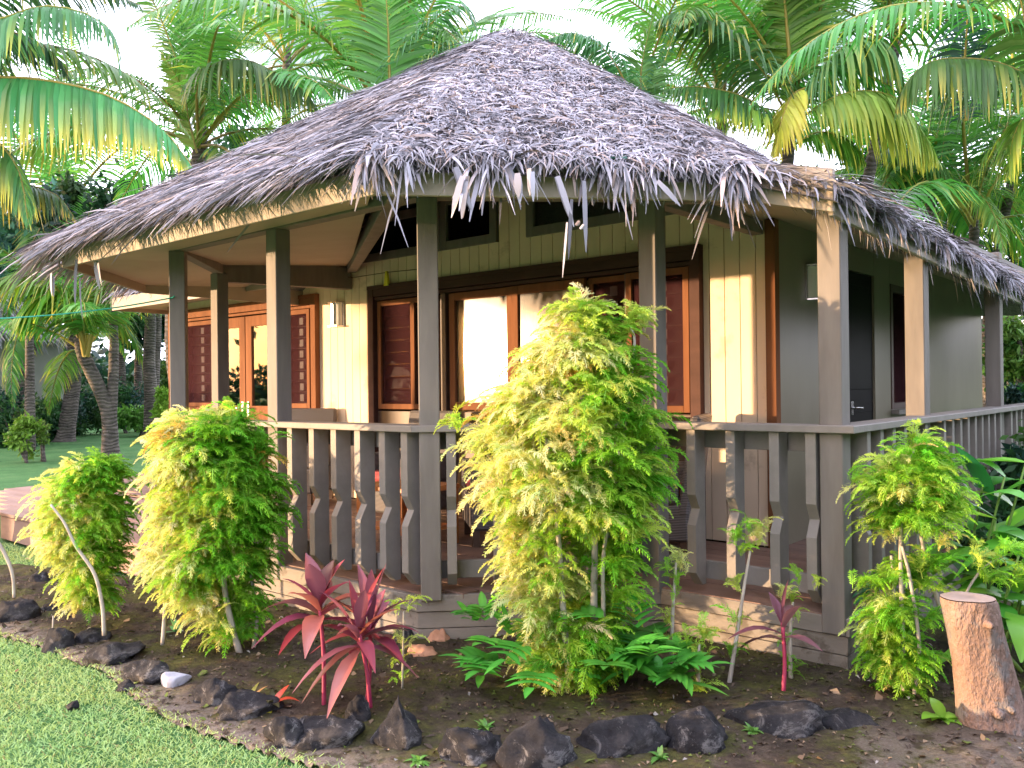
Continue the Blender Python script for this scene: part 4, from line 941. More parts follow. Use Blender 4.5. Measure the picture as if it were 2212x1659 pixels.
# -- right bush
prof = [(960, 1955, 2000), (1010, 1930, 2030), (1050, 1850, 2065), (1100, 1880, 2080), (1150, 1900, 2050), (1220, 1890, 2080), (1290, 1885, 2060), (1350, 1880, 2010), (1420, 1895, 2000), (1490, 1905, 1985)]
dR = 4.1
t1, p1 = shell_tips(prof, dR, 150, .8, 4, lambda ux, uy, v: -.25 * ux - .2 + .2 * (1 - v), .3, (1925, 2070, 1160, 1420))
for (x, y) in ((2110, 1215), (2150, 1215), (2170, 1195), (2180, 1270), (2130, 1260), (1840, 1045), (1850, 1270)): t1.append((ond(x, y, dR), RT * .7)); p1.append(np.array([.2, .4, .3, .1, 0, 0]))
st = [(spline(stempx([(1952, 1505), (1948, 1350), (1945, 1180), (1950, 1050), (1975, 970)], dR), 5), .013, .006), (spline(stempx([(1972, 1510), (1985, 1400), (1965, 1250), (1948, 1180)], dR - .05), 5), .010, .007),
      (spline(stempx([(2090, 1480), (2060, 1390), (2010, 1250), (1985, 1130), (1980, 1040)], dR + .08), 5), .016, .007), (spline(stempx([(1930, 1510), (1935, 1380), (1925, 1200)], dR + .05), 5), .014, .007), (spline(stempx([(2075, 1400), (2080, 1300), (2120, 1230), (2170, 1200)], dR + .05), 5), .008, .005)]
aralia('aralia_shrub', 'many-stemmed feathery shrub behind the sawn stump', t1, p1, st, (.14, .22), origin=tuple(ond(1955, 1508, dR) * [1, 1, 0]))
# -- saplings
def sapling(label, stem, depth, tips, leaf=(.10, .16), pal=(.15, .35, .35, .15, 0, 0), r=.012):
    tp = [(ond(x, y, depth) , UP * .7 + RT * random.uniform(-.6, .6)) for x, y in tips]
    s = spline(stempx(stem, depth), 5)
    return aralia('aralia_sapling', label, tp, [np.array(pal)] * len(tp), [(s, r, r * .55)], leaf, (4, 7), 'young aralia saplings', tuple(s[0] * [1, 1, 0]))
sapling('tallest slender sapling with a tufted top, leaning before the right rail', [(1572, 1492), (1590, 1380), (1605, 1280), (1620, 1190)], 4.25, [(1615, 1150), (1590, 1165), (1645, 1155), (1625, 1190), (1600, 1200), (1580, 1180), (1590, 1350), (1575, 1420), (1600, 1280), (1640, 1175)])
sapling('thin sapling of small leaf tufts just right of the big central bush', [(1450, 1430), (1452, 1350), (1455, 1290), (1460, 1215)], 4.35, [(1460, 1215), (1445, 1240), (1478, 1235), (1455, 1300), (1448, 1350), (1458, 1270), (1452, 1400)])
sapling('short bushy sapling between the thin one and the tallest sapling', [(1510, 1512), (1508, 1450), (1510, 1390)], 4.15, [(1510, 1370), (1490, 1385), (1530, 1390), (1500, 1410), (1520, 1420), (1508, 1455), (1500, 1490), (1512, 1505)])
sapling('small yellow sapling right of the red ti plants, before the porch corner', [(869, 1490), (871, 1400), (872, 1320)], 4.2, [(870, 1310), (850, 1325), (885, 1320), (868, 1430), (872, 1400), (870, 1475)], (.09, .14), (.05, .25, .4, .3, 0, 0), .006)
sapling('leafy green sapling climbing behind the small purple ti plant', [(1708, 1470), (1706, 1380), (1712, 1300)], 4.3, [(1710, 1300), (1715, 1340), (1700, 1390), (1708, 1430), (1720, 1260), (1760, 1270), (1705, 1460), (1690, 1290)], (.09, .14))
m = MB(); m.tube(spline(stempx([(32, 1290), (28, 1240), (8, 1190), (-20, 1150)], 5.7), 5), .012, 7); tag(m.build('bare_stem', M['stem']), 'bare grey curved stem at the left end of the bed', 'stem')
m = MB(); m.tube(spline(stempx([(112, 1400), (114, 1370), (116, 1330)], 5.25), 3), .005, 6); tag(m.build('stake', M['stem']), 'thin dry stake behind the rock with a white flake', 'stake')
# ================================================================== BLADE-LEAF PLANTS
def blade_leaf(base, d, L, W, droop, fold=.15, n=7, col=(.1, .3, .05), seed=0, shape=(.25, .8, 1., .95, .75, .45, .05), stalk=0):
    d = np.array(d, float); d /= np.linalg.norm(d); s = np.cross(d, UP); s = s / (np.linalg.norm(s) + 1e-6); V, C = [], []
    r = np.random.default_rng(seed); up = np.cross(s, d); col = np.array(col)
    for k in range(n):
        t = k / (n - 1); c = np.array(base) + d * L * t + np.array([0, 0, -1.]) * droop * L * t * t; w_ = W / 2 * shape[k]
        V += [c - s * w_ + up * fold * w_, c, c + s * w_ + up * fold * w_]; e = col * r.uniform(.85, 1.15); C += [e, col * 1.18 + .01, e]
    Fq = []
    for k in range(n - 1): b = 3 * k; Fq += [[b, b + 1, b + 4, b + 3], [b + 1, b + 2, b + 5, b + 4]]
    return np.array(V), np.array(Fq), np.array(C)
def leafplant(name, label, cat, origin, leaves, mat='leaf', stems=(), group=None, stemmat='stem', part='leaf'):
    root = empty(name, tuple(origin), label, cat, group)
    for kw in leaves:
        V, Fq, C = blade_leaf(**kw)
        me = mesh_np(part, V, Fq, M[mat], np.clip(C, 0, 1), smooth=True); link(part, me, root)
    for pts, r0, r1 in stems:
        m = MB(); n = len(pts); m.tube(pts, [r0 + (r1 - r0) * i / (n - 1) for i in range(n)], 7); m.build('stem', M[stemmat], root)
    return root
M['tileaf'] = leafmat('ti_leaf', .35, .32, .5, 1.4, False)
M['redstem'] = pmat('red_stem', (.25, .02, .07), (.36, .05, .10), 20, rough=.5, bump=.2)
def tiplant(label, heads, group, colr, L=.36, W=.055, seed=1, nl=13):
    r = np.random.default_rng(seed); leaves, stems = [], []
    for (bx, by, hx, hy, dep, k) in heads:
        b, h = ond(bx, by, dep), ond(hx, hy, dep); stems.append((spline([b, (b + h) / 2 + RT * .01, h], 4), .011, .009))
        for i in range(k):
            az = i * 2.4 + r.normal(0, .2); el = 1.35 - 1.5 * (i / k) ** 1.1 + r.normal(0, .1)
            d = RT * math.cos(az) * math.cos(el) + FW * math.sin(az) * math.cos(el) + UP * math.sin(el)
            c = np.array(colr[r.integers(len(colr))]) * r.uniform(.8, 1.2)
            leaves.append(dict(base=h - UP * .10 * i / k, d=d, L=L * r.uniform(.7, 1.1), W=W * r.uniform(.95, 1.4), droop=.18 + .5 * (i / k) * r.uniform(.5, 1.2), fold=.35, col=c, seed=seed * 50 + i, shape=(.3, .6, .95, 1., .8, .45, .04)))
    return leafplant('ti_plant', label, 'plant', heads[0] and ond(*heads[0][:2], heads[0][4]) * [1, 1, 0], leaves, 'tileaf', stems, group, 'redstem')
RED = [(.20, .03, .065), (.25, .05, .08), (.13, .025, .065), (.28, .09, .075), (.20, .07, .11), (.10, .035, .04)]
tiplant('magenta-red ti plant with wide spreading leaves, left of the pair', [(700, 1540, 690, 1300, 4.02, 15)], 'red ti plants', RED, .36, .075, 3)
tiplant('pinkish red ti plant of dense narrower leaves on twin stems, right of the pair', [(802, 1545, 775, 1360, 3.95, 16), (790, 1545, 800, 1345, 4.05, 13)], 'red ti plants', RED, .37, .052, 8)
tiplant('small dark purple ti plant with drooping leaves before the right rail', [(1690, 1518, 1690, 1345, 4.1, 7)], None, [(.14, .05, .08), (.18, .08, .10), (.10, .10, .06), (.20, .07, .10)], .30, .05, 12)
def tuft(name, label, px, py, dep, L, W, cols, k, seed, spread=1.1, lift=.5, droop=.5, cat='plant', group=None):
    r = np.random.default_rng(seed); b = ond(px, py, dep); b[2] = max(.02, groundz(b[0], b[1])); lv = []
    for i in range(k):
        az = i * 2.4 + r.normal(0, .3); el = lift + r.normal(0, .3); d = np.array([math.cos(az) * math.cos(el) * spread, math.sin(az) * math.cos(el) * spread, math.sin(el)])
        lv.append(dict(base=b, d=d, L=L * r.uniform(.6, 1.15), W=W * r.uniform(.8, 1.2), droop=droop * r.uniform(.4, 1.3), col=np.array(cols[r.integers(len(cols))]) * r.uniform(.8, 1.2), seed=seed * 31 + i))
    return leafplant(name, label, cat, b * [1, 1, 0], lv, 'leaf', (), group)
GRN = [(.06, .30, .035), (.10, .38, .045), (.05, .26, .03)]
tuft('seedling', 'orange and green striped seedling left of the red ti plants', 535, 1490, 4.05, .15, .022, [(.40, .22, .08), (.30, .28, .06), (.42, .26, .16)], 13, 5)
tuft('croton_seedling', 'tiny croton with red and yellow leaves touching the red ti plants', 585, 1490, 4.0, .17, .035, [(.45, .05, .02), (.40, .38, .03), (.05, .05, .02)], 7, 9, lift=.8)
tuft('green_seedling', 'tiny bluish green seedling under the broad left shrub', 380, 1285 + 25, 5.2, .11, .03, [(.10, .30, .12)], 9, 6, lift=.7)
# fern-like clumps at the foot of the central bush (lobed glossy leaves)
def fernclump(label, cpx, cpy, dep, k, L, seed, spread=(1, 1)):
    r = np.random.default_rng(seed); b = ond(cpx, cpy, dep); b[2] = .03; root = empty('fern_clump', tuple(b * [1, 1, 0]), label, 'fern', 'ferns under the big bush')
    for i in range(k):
        az = r.uniform(0, 6.28); el = r.uniform(.8, 1.45); d = RT * math.cos(az) * math.cos(el) * spread[0] + FW * math.sin(az) * math.cos(el) + UP * math.sin(el); d /= np.linalg.norm(d)
        Ls = L * r.uniform(.6, 1.1); st_ = np.array(b) + RT * r.normal(0, .13) + FW * r.normal(0, .06) + UP * abs(r.normal(0, .09)); vs, fs, cs, o = [], [], [], 0; col = np.array(GRN[r.integers(3)]) * r.uniform(.7, 1.3)
        dr = r.uniform(.35, .75)
        for j in range(5):
            t = .45 + .55 * j / 4; p = st_ + d * Ls * t - UP * dr * Ls * t * t; p = p + 0; sd = np.cross(d, UP); sd /= np.linalg.norm(sd)
            for sg in ((-1, 1) if j < 4 else (0,)):
                dl = unit_(d * (.75 - dr * t * .3) + sd * sg * .8 - UP * dr * t * .7); ll = Ls * .42 * (1 - .5 * abs(t - .6)) * r.uniform(.8, 1.1)
                V, Fq, C = blade_leaf(p, dl, ll, .044, .25, .1, 4, col, i * 20 + j, (.8, 1., .7, .05)); vs.append(V); fs.append(Fq + o); cs.append(C); o += len(V)
        link('frond', mesh_np('frond', np.concatenate(vs), np.concatenate(fs), M['leaf'], np.clip(np.concatenate(cs), 0, 1)), root)
fernclump('dark glossy fern clump at the left foot of the big central bush', 1095, 1410, 4.2, 20, .40, 3)
fernclump('dark glossy fern clump at the right foot of the big central bush', 1360, 1450, 4.15, 34, .42, 4)
# right-hand broad-leaved plants
BRD = [(.06, .27, .03), (.10, .36, .035), (.16, .42, .04), (.28, .48, .05)]
def gingers(label, stemsdef, seed, L, W, group, cols=BRD, n=6):
    r = np.random.default_rng(seed); lv, st_ = [], []
    for (bx, by, tx, ty, dep) in stemsdef:
        b, t = ond(bx, by, dep), ond(tx, ty, dep); s = spline([b, b * .5 + t * .5 + RT * r.normal(0, .04), t], 4); st_.append((s, .012, .006))
        for i in range(n):
            f = .45 + .55 * i / (n - 1); p = b + (t - b) * f; az = i * 3.0 + r.normal(0, .5); el = r.uniform(.1, .9)
            d = RT * math.cos(az) * math.cos(el) + FW * math.sin(az) * math.cos(el) + UP * math.sin(el)
            lv.append(dict(base=p, d=d, L=L * r.uniform(.6, 1.15), W=W * r.uniform(.8, 1.2), droop=r.uniform(.2, .9), fold=.2, col=np.array(cols[r.integers(len(cols))]) * r.uniform(.8, 1.25), seed=seed * 40 + i))
    M.setdefault('greenstem', pmat('green_stem', (.12, .22, .04), (.18, .30, .06), 12, rough=.5, bump=.1))
    return leafplant('ginger_plant', label, 'plant', ond(*stemsdef[0][:2], stemsdef[0][4]) * [1, 1, 0], lv, 'leaf', st_, group, 'greenstem')
gingers('tall broad-leaved plant at the side rail with one long leaf rising above the rest', [(2040, 1420, 2130, 1010, 5.0), (2060, 1420, 2170, 1030, 4.9), (2090, 1430, 2215, 1000, 4.9), (2120, 1430, 2150, 1120, 4.7), (2170, 1440, 2230, 1090, 4.6)], 21, .46, .17, 'broad-leaved plants at the right')
V, Fq, C = blade_leaf(ond(2140, 1080, 5.0), unit_(-RT * .42 + UP * .85 - FW * .1), .52, .15, .28, .15, 7, (.03, .22, .06), 3); link('leaf', mesh_np('leaf', V, Fq, M['leaf'], C, smooth=True), bpy.data.objects['ginger_plant'])
gingers('large lush leafy plant beyond the stump at the right end of the bed', [(2180, 1440, 2200, 1200, 4.5), (2210, 1450, 2240, 1260, 4.4), (2160, 1420, 2185, 1300, 4.7), (2205, 1450, 2190, 1340, 4.3)], 22, .46, .17, 'broad-leaved plants at the right')
tuft('leafy_seedling', 'low plant of bright yellow-green oval leaves leaning on the stump', 2035, 1500, 3.75, .17, .075, [(.16, .36, .03), (.20, .40, .04)], 8, 33, lift=.55, droop=.9)
for i, (x, y, d, lab) in enumerate(((1870, 1255, 4.45, 'blue-green lobed leaf poking out past the porch corner post'),)):
    lv = [dict(base=ond(x + 25, y + 10, d), d=-RT * .9 + UP * (.3 - .3 * k) - FW * .1, L=.14, W=.06, droop=.4, col=(.03, .20, .09), seed=k) for k in range(3)]
    leafplant('vine', lab, 'plant', ond(x + 30, 1480, d) * [1, 1, 0], lv, 'leaf', [(spline([ond(x + 60, 1490, d), ond(x + 60, 1350, d), ond(x + 25, y + 10, d)], 4), .006, .004)])
r_ = np.random.default_rng(9)
for i, (x, y, lab) in enumerate(((1625, 1600, 'small green weed between the tall boulder and the flat mossy rock'), (1735, 1590, 'small weed on the flat mossy rock front'), (1425, 1655, 'low weed right of the long low rock'), (1050, 1590, 'flat moss-green weed behind the rounded dark rock'), (905, 1655, 'small weed at the lawn edge left of the rounded dark rock'))):
    b = onz(x, y, .0); tuft('weed', lab, x, y, float(proj(b)[2]), .07, .018, [(.08, .22, .04), (.12, .26, .05)], 16, 60 + i, lift=.5, group='weeds along the rocks')

# ================================================================== PALMS
PAL_G = np.array([.085, .255, .04])
def frond_mesh(pts, L0=.62, pairs=58, droop=.9, seed=0, width=.036, yellow=.2, hang=.0, col=PAL_G, name='frond', petiole=.16, r0=.028, vee=.35):
    """feather frond: tapered rachis along pts, two rows of narrow drooping leaflets"""
    r = np.random.default_rng(seed); pts = np.array(pts, float); seg = np.linalg.norm(np.diff(pts, axis=0), axis=1); s = np.concatenate([[0], np.cumsum(seg)]); s /= s[-1]
    at = lambda t: np.stack([np.interp(t, s, pts[:, k]) for k in range(3)], -1)
    V, C, Fq = [], [], []
    # rachis: 4-sided taper
    m = 14; tt = np.linspace(0, 1, m); P = at(tt); T = unit_(np.gradient(P, axis=0)); S = np.cross(T, UP); S = S / (np.linalg.norm(S, axis=1)[:, None] + 1e-6); U_ = np.cross(S, T)
    for i in range(m):
        rr = r0 * (1 - .85 * tt[i]); V += [P[i] + S[i] * rr, P[i] + U_[i] * rr * .8, P[i] - S[i] * rr, P[i] - U_[i] * rr * .8]; C += [(.34, .30, .07)] * 4
        if i:
            b = 4 * i
            Fq += [[b - 4 + k, b - 4 + (k + 1) % 4, b + (k + 1) % 4, b + k] for k in range(4)]
    t = np.linspace(petiole, .995, pairs); P = at(t); T = unit_(at(np.minimum(t + .02, 1)) - at(t - .02)); S = np.cross(T, UP); S = S / (np.linalg.norm(S, axis=1)[:, None] + 1e-6); U_ = np.cross(S, T)
    prof = np.clip(np.sin(np.pi * (.12 + .86 * (t - petiole) / (1 - petiole)) ** .8), .12, 1)
    for sg in (-1, 1):
        n = pairs; l = L0 * prof * r.uniform(.85, 1.1, n); fw_ = .55 + .35 * t
        d = unit_(S * sg + T * fw_[:, None] + U_ * (vee + r.normal(0, .10, n))[:, None] + r.normal(0, .05, (n, 3)))
        g = droop * r.uniform(.8, 1.2, n); w_ = width * (.55 + .5 * prof)
        base = len(V); cs = np.array(col)[None] * r.uniform(.75, 1.3, n)[:, None] * np.array([[1, 1, 1]]); yl = r.random(n) < yellow
        wd = unit_(np.cross(d, unit_(S * sg * .4 + U_)) + r.normal(0, .18, (n, 3)))
        q = P.copy(); dd = d.copy(); ks = (0, .3, .62, 1.); prev = 0
        for k, tk in enumerate(ks):
            if k:
                dd = unit_(dd + np.array([0, 0, -1.]) * (g * (tk - prev) * 1.35)[:, None]); q = q + dd * (l * (tk - prev))[:, None]
            prev = tk; ww = (w_ * (.55, 1., .8, .06)[k])[:, None] / 2
            V += list(np.stack([q - wd * ww, q + wd * ww], 1).reshape(-1, 3))
            ct = cs.copy(); ct[yl] = ct[yl] * (1 - tk ** 2.5) + np.array([.58, .52, .07]) * tk ** 2.5
            C += list(np.repeat(ct, 2, 0))
        for k in range(3):
            a = base + k * 2 * n + 2 * np.arange(n); Fq += np.stack([a, a + 1, a + 2 * n + 1, a + 2 * n], 1).tolist()
    return mesh_np(name, np.array(V), np.array(Fq), M['frond'], np.clip(np.array(C), 0, 1))
def arch(L, el0, bend, n=12):
    pts = [np.zeros(3)]; a = el0
    for i in range(n): pts.append(pts[-1] + np.array([math.cos(a), 0, math.sin(a)]) * L / n); a -= bend / n
    return pts
PROTO = []
for i, (L, el, bd, dr, yl) in enumerate(((3.6, 1.45, .55, .5, .03), (3.8, 1.2, 1.1, .7, .05), (3.9, .95, 1.5, .9, .1), (3.9, .7, 1.7, 1.1, .15), (3.8, .4, 1.7, 1.2, .25), (3.6, .05, 1.5, 1.25, .4), (3.3, -.35, 1.1, 1.2, .7), (3.0, 1.5, .2, .25, 0))):
    PROTO.append(frond_mesh(arch(L, el, bd), .78, 62, dr, i, .042, yl, r0=.035))
def palm(label, cx, cy, dep, seed, nf=17, size=1., trunk=True, rng=(0, 6), base=None, rad=.15, explicit=(), group='coconut palms around the bungalow', gap=None):
    """crown centre at a surveyed point; trunk down to the lawn; fronds spiral out of the crown"""
    r = np.random.default_rng(seed); c = ond(cx, cy, dep)
    b = np.array([c[0] + r.normal(0, .5), c[1] + r.normal(0, .5), -.1]) if base is None else np.array(base)
    R = empty('palm_tree', (b[0], b[1], 0), label, 'palm tree', group)
    if trunk:
        m = MB(); mid = (b + c) / 2 + np.array([r.normal(0, .15), r.normal(0, .15), 0]); s = spline([b, b * .8 + mid * .2, mid, c], 7); n = len(s)
        rr = [rad * (.95 + .6 * math.exp(-i / n * 5) - .25 * i / n + .015 * math.sin(i * 2.1)) for i in range(n)]
        m.tube(s, rr, 12); m.build('trunk', M['trunk'], R)
        m = MB(); td = c - s[-6]; td = td / np.linalg.norm(td); m.tube([c - td * .25, c, c + td * .25, c + td * .5], [rad * .7, rad * .8, rad * .6, rad * .25], 10); m.build('crown_shaft', M['trunk'], R)
    for i in range(nf):
        az = i * 2.39996 + r.normal(0, .2); f = i / max(nf - 1, 1); k = int(np.clip(rng[0] + (rng[1] - rng[0]) * f + r.normal(0, .5), 0, 6)); k = 7 if (k == 0 and r.random() < .3) else k
        o = bpy.data.objects.new('frond', PROTO[k]); COL.objects.link(o); o.parent = R
        o.location = (c[0] - b[0], c[1] - b[1], c[2] + .1); sc = size * r.uniform(.95, 1.35); o.scale = (sc, sc, sc)
        o.rotation_euler = (r.normal(0, .12), r.normal(0, .10), az)
    for j, ex in enumerate(explicit):
        kw = dict(ex[1]) if len(ex) > 1 else {}
        pts = spline([ond(*p) for p in ex[0]], 6)
        link('frond', frond_mesh(pts, seed=seed * 30 + j, **kw), R)
    return R
# left, partly outside the frame
palm('near palm at the left frame edge whose long frond hangs leaflets like a curtain', -190, 190, 8.2, 1, 5, .7, rng=(2, 4), rad=.14, explicit=(
    ([(-170, 185, 8.0), (-40, 168, 7.8), (90, 172, 7.6), (230, 205, 7.5), (340, 270, 7.4), (405, 345, 7.4), (437, 405, 7.4)], dict(L0=.78, pairs=105, droop=3.2, yellow=.7, petiole=.02, width=.046, vee=.1, col=(.05, .22, .09))),
    ([(-170, 60, 8.0), (-20, 45, 7.6), (90, 12, 7.4), (190, 30, 7.3), (245, 75, 7.3), (258, 150, 7.3)], dict(L0=.62, pairs=75, droop=2.4, yellow=.15, petiole=.1, col=(.08, .22, .08))),
    ([(-170, 210, 8.2), (-80, 250, 8.), (-10, 300, 7.8), (40, 370, 7.7), (60, 480, 7.6)], dict(L0=.75, pairs=70, droop=2.4, yellow=.55, petiole=.05, col=(.06, .19, .05))),
    ([(-170, 180, 8.2), (-60, 80, 8.2), (30, 70, 8.2), (110, 110, 8.2), (150, 170, 8.2)], dict(L0=.62, pairs=70, droop=1.8, yellow=.1, petiole=.1, col=(.03, .10, .04))),
    ([(-170, 170, 8.2), (-60, 20, 8.), (60, -40, 8.), (180, -40, 8.), (300, 10, 8.)], dict(L0=.7, pairs=70, droop=1.6, yellow=.1, petiole=.1, col=(.04, .12, .04))),
    ([(-170, 230, 8.6), (-60, 330, 8.6), (40, 390, 8.6), (120, 420, 8.6), (160, 470, 8.6)], dict(L0=.7, pairs=70, droop=2.2, yellow=.5, petiole=.05, col=(.04, .12, .03)))))
palm('bright palm behind the left slope of the thatch with an upright fresh frond', 430, 330, 14.5, 2, 15, .95, rng=(0, 5.5), rad=.15, explicit=(
    ([(425, 330, 14), (408, 260, 13.9), (392, 190, 13.8), (350, 115, 13.6)], dict(L0=.85, pairs=62, droop=.25, yellow=0, petiole=.04, col=(.13, .30, .03), width=.05, vee=.1)),
    ([(430, 320, 14), (425, 200, 13.4), (455, 140, 13.), (530, 128, 12.7), (610, 165, 12.6), (665, 205, 12.5), (700, 265, 12.5)], dict(L0=.95, pairs=80, droop=2.2, yellow=.3, petiole=.25, col=(.09, .20, .06), width=.05)),
    ([(440, 310, 15), (500, 180, 15), (520, 60, 15), (480, -40, 15)], dict(L0=.95, pairs=60, droop=.5, yellow=.1, petiole=.1, col=(.09, .20, .05), width=.05))))
palm('palm with steep fronds rising right behind the roof, left of its peak', 830, 270, 16., 3, 18, 1.2, rng=(0, 3.8), rad=.15, explicit=(
    ([(843, 260, 12.5), (841, 160, 12.4), (838, 60, 12.3), (830, -60, 12.2)], dict(L0=.8, pairs=62, droop=.3, yellow=0, petiole=.02, col=(.09, .24, .04), width=.05, vee=.15)),
    ([(840, 260, 12.8), (880, 130, 12.6), (940, 40, 12.4), (1000, 10, 12.3), (1030, 60, 12.2)], dict(L0=.8, pairs=62, droop=1.4, yellow=.1, petiole=.1, col=(.05, .16, .05), width=.045)),
    ([(840, 270, 12.8), (900, 170, 12.6), (955, 95, 12.4), (990, 90, 12.3), (1010, 120, 12.2)], dict(L0=.5, pairs=50, droop=1.6, yellow=.3, petiole=.2, col=(.10, .22, .08)))))
palm('slim palm just right of the roof peak with one upright fresh frond', 1370, 330, 16., 4, 7, .9, rng=(2, 5), rad=.13, explicit=(
    ([(1385, 300, 13.6), (1384, 210, 13.6), (1388, 130, 13.5), (1412, 30, 13.4)], dict(L0=.6, pairs=62, droop=.3, yellow=0, petiole=.02, col=(.10, .25, .05), width=.05, vee=.1)),
    ([(1380, 300, 13.6), (1360, 200, 13.4), (1310, 110, 13.2), (1240, 70, 13.1), (1180, 85, 13.)], dict(L0=.75, pairs=70, droop=1.5, yellow=.05, petiole=.25, col=(.04, .14, .06), width=.045)),
    ([(1390, 300, 13.8), (1420, 180, 13.7), (1450, 90, 13.6), (1470, 20, 13.5)], dict(L0=.6, pairs=50, droop=1., yellow=.1, petiole=.1, col=(.05, .16, .06)))))
palm('big palm over the right roof slope with yellowing drooping fronds', 1712, 240, 15.5, 5, 9, 1.15, rng=(0, 3), rad=.15, explicit=(
    ([(1712, 250, 15.01), (1708, 150, 15.01), (1700, 50, 14.87), (1690, -70, 14.73)], dict(L0=1.14, pairs=62, droop=.5, yellow=.1, petiole=.05, col=(.08, .20, .03), width=0.071, r0=.06)),
    ([(1700, 250, 15.01), (1660, 170, 14.73), (1600, 95, 14.44), (1530, 45, 14.30), (1450, 30, 14.16), (1400, 60, 14.16)], dict(L0=1.22, pairs=75, droop=1.5, yellow=.25, petiole=.12, col=(.06, .17, .05), width=0.064)),
    ([(1730, 240, 15.01), (1775, 150, 14.73), (1830, 95, 14.44), (1890, 80, 14.30), (1935, 120, 14.16), (1950, 200, 14.16)], dict(L0=1.29, pairs=80, droop=2.4, yellow=.45, petiole=.12, col=(.17, .34, .12), width=0.071)),
    ([(1725, 260, 14.73), (1790, 215, 14.44), (1860, 195, 14.16), (1935, 210, 14.01), (1985, 270, 13.87), (2030, 350, 13.87)], dict(L0=1.36, pairs=85, droop=1.9, yellow=.9, petiole=.1, col=(.26, .40, .09), width=0.071, vee=0.)),
    ([(1740, 190, 14.59), (1712, 205, 14.44), (1692, 250, 14.30), (1680, 300, 14.30), (1668, 345, 14.30)], dict(L0=0.86, pairs=58, droop=1., yellow=.9, petiole=.05, col=(.36, .44, .08), width=0.071, vee=0)),
    ([(1690, 270, 14.87), (1620, 215, 14.59), (1540, 190, 14.44), (1460, 188, 14.30), (1400, 205, 14.30)], dict(L0=0.71, pairs=60, droop=2.6, yellow=.1, width=0.051, petiole=.1, col=(.05, .16, .04))),
    ([(1690, 280, 14.87), (1630, 235, 14.59), (1570, 225, 14.44), (1530, 250, 14.30)], dict(L0=0.71, pairs=50, droop=2.4, yellow=.7, width=0.051, petiole=.1, col=(.22, .36, .06))),
    ([(1720, 310, 14.59), (1770, 285, 14.44), (1830, 300, 14.30), (1870, 350, 14.30)], dict(L0=0.79, pairs=50, droop=1.8, yellow=.3, width=0.051, petiole=.1, col=(.08, .20, .02)))))
palm('palm at the right edge with orange leaf stalks above the side roof', 2105, 500, 17.8, 6, 9, 1.15, rng=(0, 4), rad=.13, explicit=(
    ([(2105, 490, 17.48), (2120, 400, 17.29), (2150, 320, 17.10), (2200, 270, 16.91), (2260, 270, 16.91)], dict(L0=1.04, pairs=60, droop=1.6, yellow=.3, width=0.068, petiole=.3, col=(.12, .24, .03))),
    ([(2105, 490, 17.48), (2060, 410, 17.29), (2000, 340, 17.10), (1930, 320, 16.91), (1870, 350, 16.91)], dict(L0=1.04, pairs=60, droop=1.6, yellow=.2, width=0.068, petiole=.3, col=(.05, .15, .03)))))
palm('tall dark palm beyond the frame at the upper right, arching fronds in from the edge', 2290, 150, 12.3, 7, 9, 1.1, rng=(0, 4), rad=.14, explicit=(
    ([(2270, 190, 11.97), (2170, 138, 11.83), (2080, 125, 11.70), (2005, 135, 11.56), (1955, 185, 11.56), (1935, 250, 11.56)], dict(L0=1.09, pairs=80, droop=2.4, yellow=.3, petiole=.08, col=(.05, .15, .03), width=0.061)),
    ([(2260, 160, 11.97), (2220, 60, 11.83), (2200, -20, 11.83), (2150, -90, 11.70)], dict(L0=1.09, pairs=60, droop=.8, yellow=.05, petiole=.05, col=(.05, .16, .03), width=0.068)),
    ([(2090, 260, 12.78), (2085, 150, 12.65), (2090, 60, 12.51), (2095, -60, 12.38)], dict(L0=0.68, pairs=55, droop=.9, yellow=.0, width=0.049, petiole=.02, col=(.02, .07, .05))),
    ([(2280, 260, 11.70), (2220, 250, 11.70), (2190, 300, 11.70), (2180, 380, 11.70)], dict(L0=0.82, pairs=50, droop=1.6, yellow=.5, width=0.049, petiole=.1, col=(.12, .22, .03)))))
palm('palm far behind, framed in the sky between the upright fronds on the right', 1930, 120, 16., 8, 14, 1.0, rng=(0, 4), rad=.14)
palm('palm far behind the roof at the upper left centre', 620, 150, 19., 9, 13, .95, rng=(0, 5), rad=.14)
palm('palm behind the yellow drooping fronds on the right', 1560, 260, 17., 18, 15, 1.0, rng=(0, 5), rad=.14)
b = onz(240, 985, 0)
palm('young palm with orange leaf stalks and a leaning ringed trunk on the rear lawn', 184, 775, 19.6, 11, 10, .95, rng=(0, 4), rad=.2, base=(b[0], b[1], -.05), explicit=(
    ([(184, 770, 19.4), (165, 690, 19.), (120, 620, 18.6), (50, 590, 18.3), (-40, 620, 18.)], dict(L0=1.5, pairs=85, droop=1.3, yellow=.15, petiole=.2, col=(.09, .22, .025), width=.07, r0=.07)),
    ([(184, 770, 19.4), (170, 700, 19.2), (140, 640, 19.), (90, 640, 18.8), (20, 700, 18.6)], dict(L0=1.5, pairs=80, droop=1.3, yellow=.2, petiole=.2, col=(.08, .20, .02), width=.07, r0=.07)),
    ([(188, 770, 19.4), (205, 690, 19.2), (220, 620, 19.), (270, 600, 18.8), (330, 640, 18.6)], dict(L0=1.4, pairs=80, droop=1.3, yellow=.2, petiole=.2, col=(.07, .19, .02), width=.07, r0=.07))))
b = onz(140, 945, 0)
palm('dark bent palm trunk between the young palm and the pale bungalow', 158, 640, 27., 12, 12, 1.2, rng=(1, 6), rad=.26, base=(b[0] * .93, b[1] * .93, -.1))
palm('palm with long drooping fronds low behind the right roof slope', 2010, 400, 19., 21, 20, 1.0, rng=(1, 6.5), rad=.14)
palm('palm at the right frame edge with hanging older fronds', 2200, 320, 20., 22, 20, 1.05, rng=(0, 6.5), rad=.14)
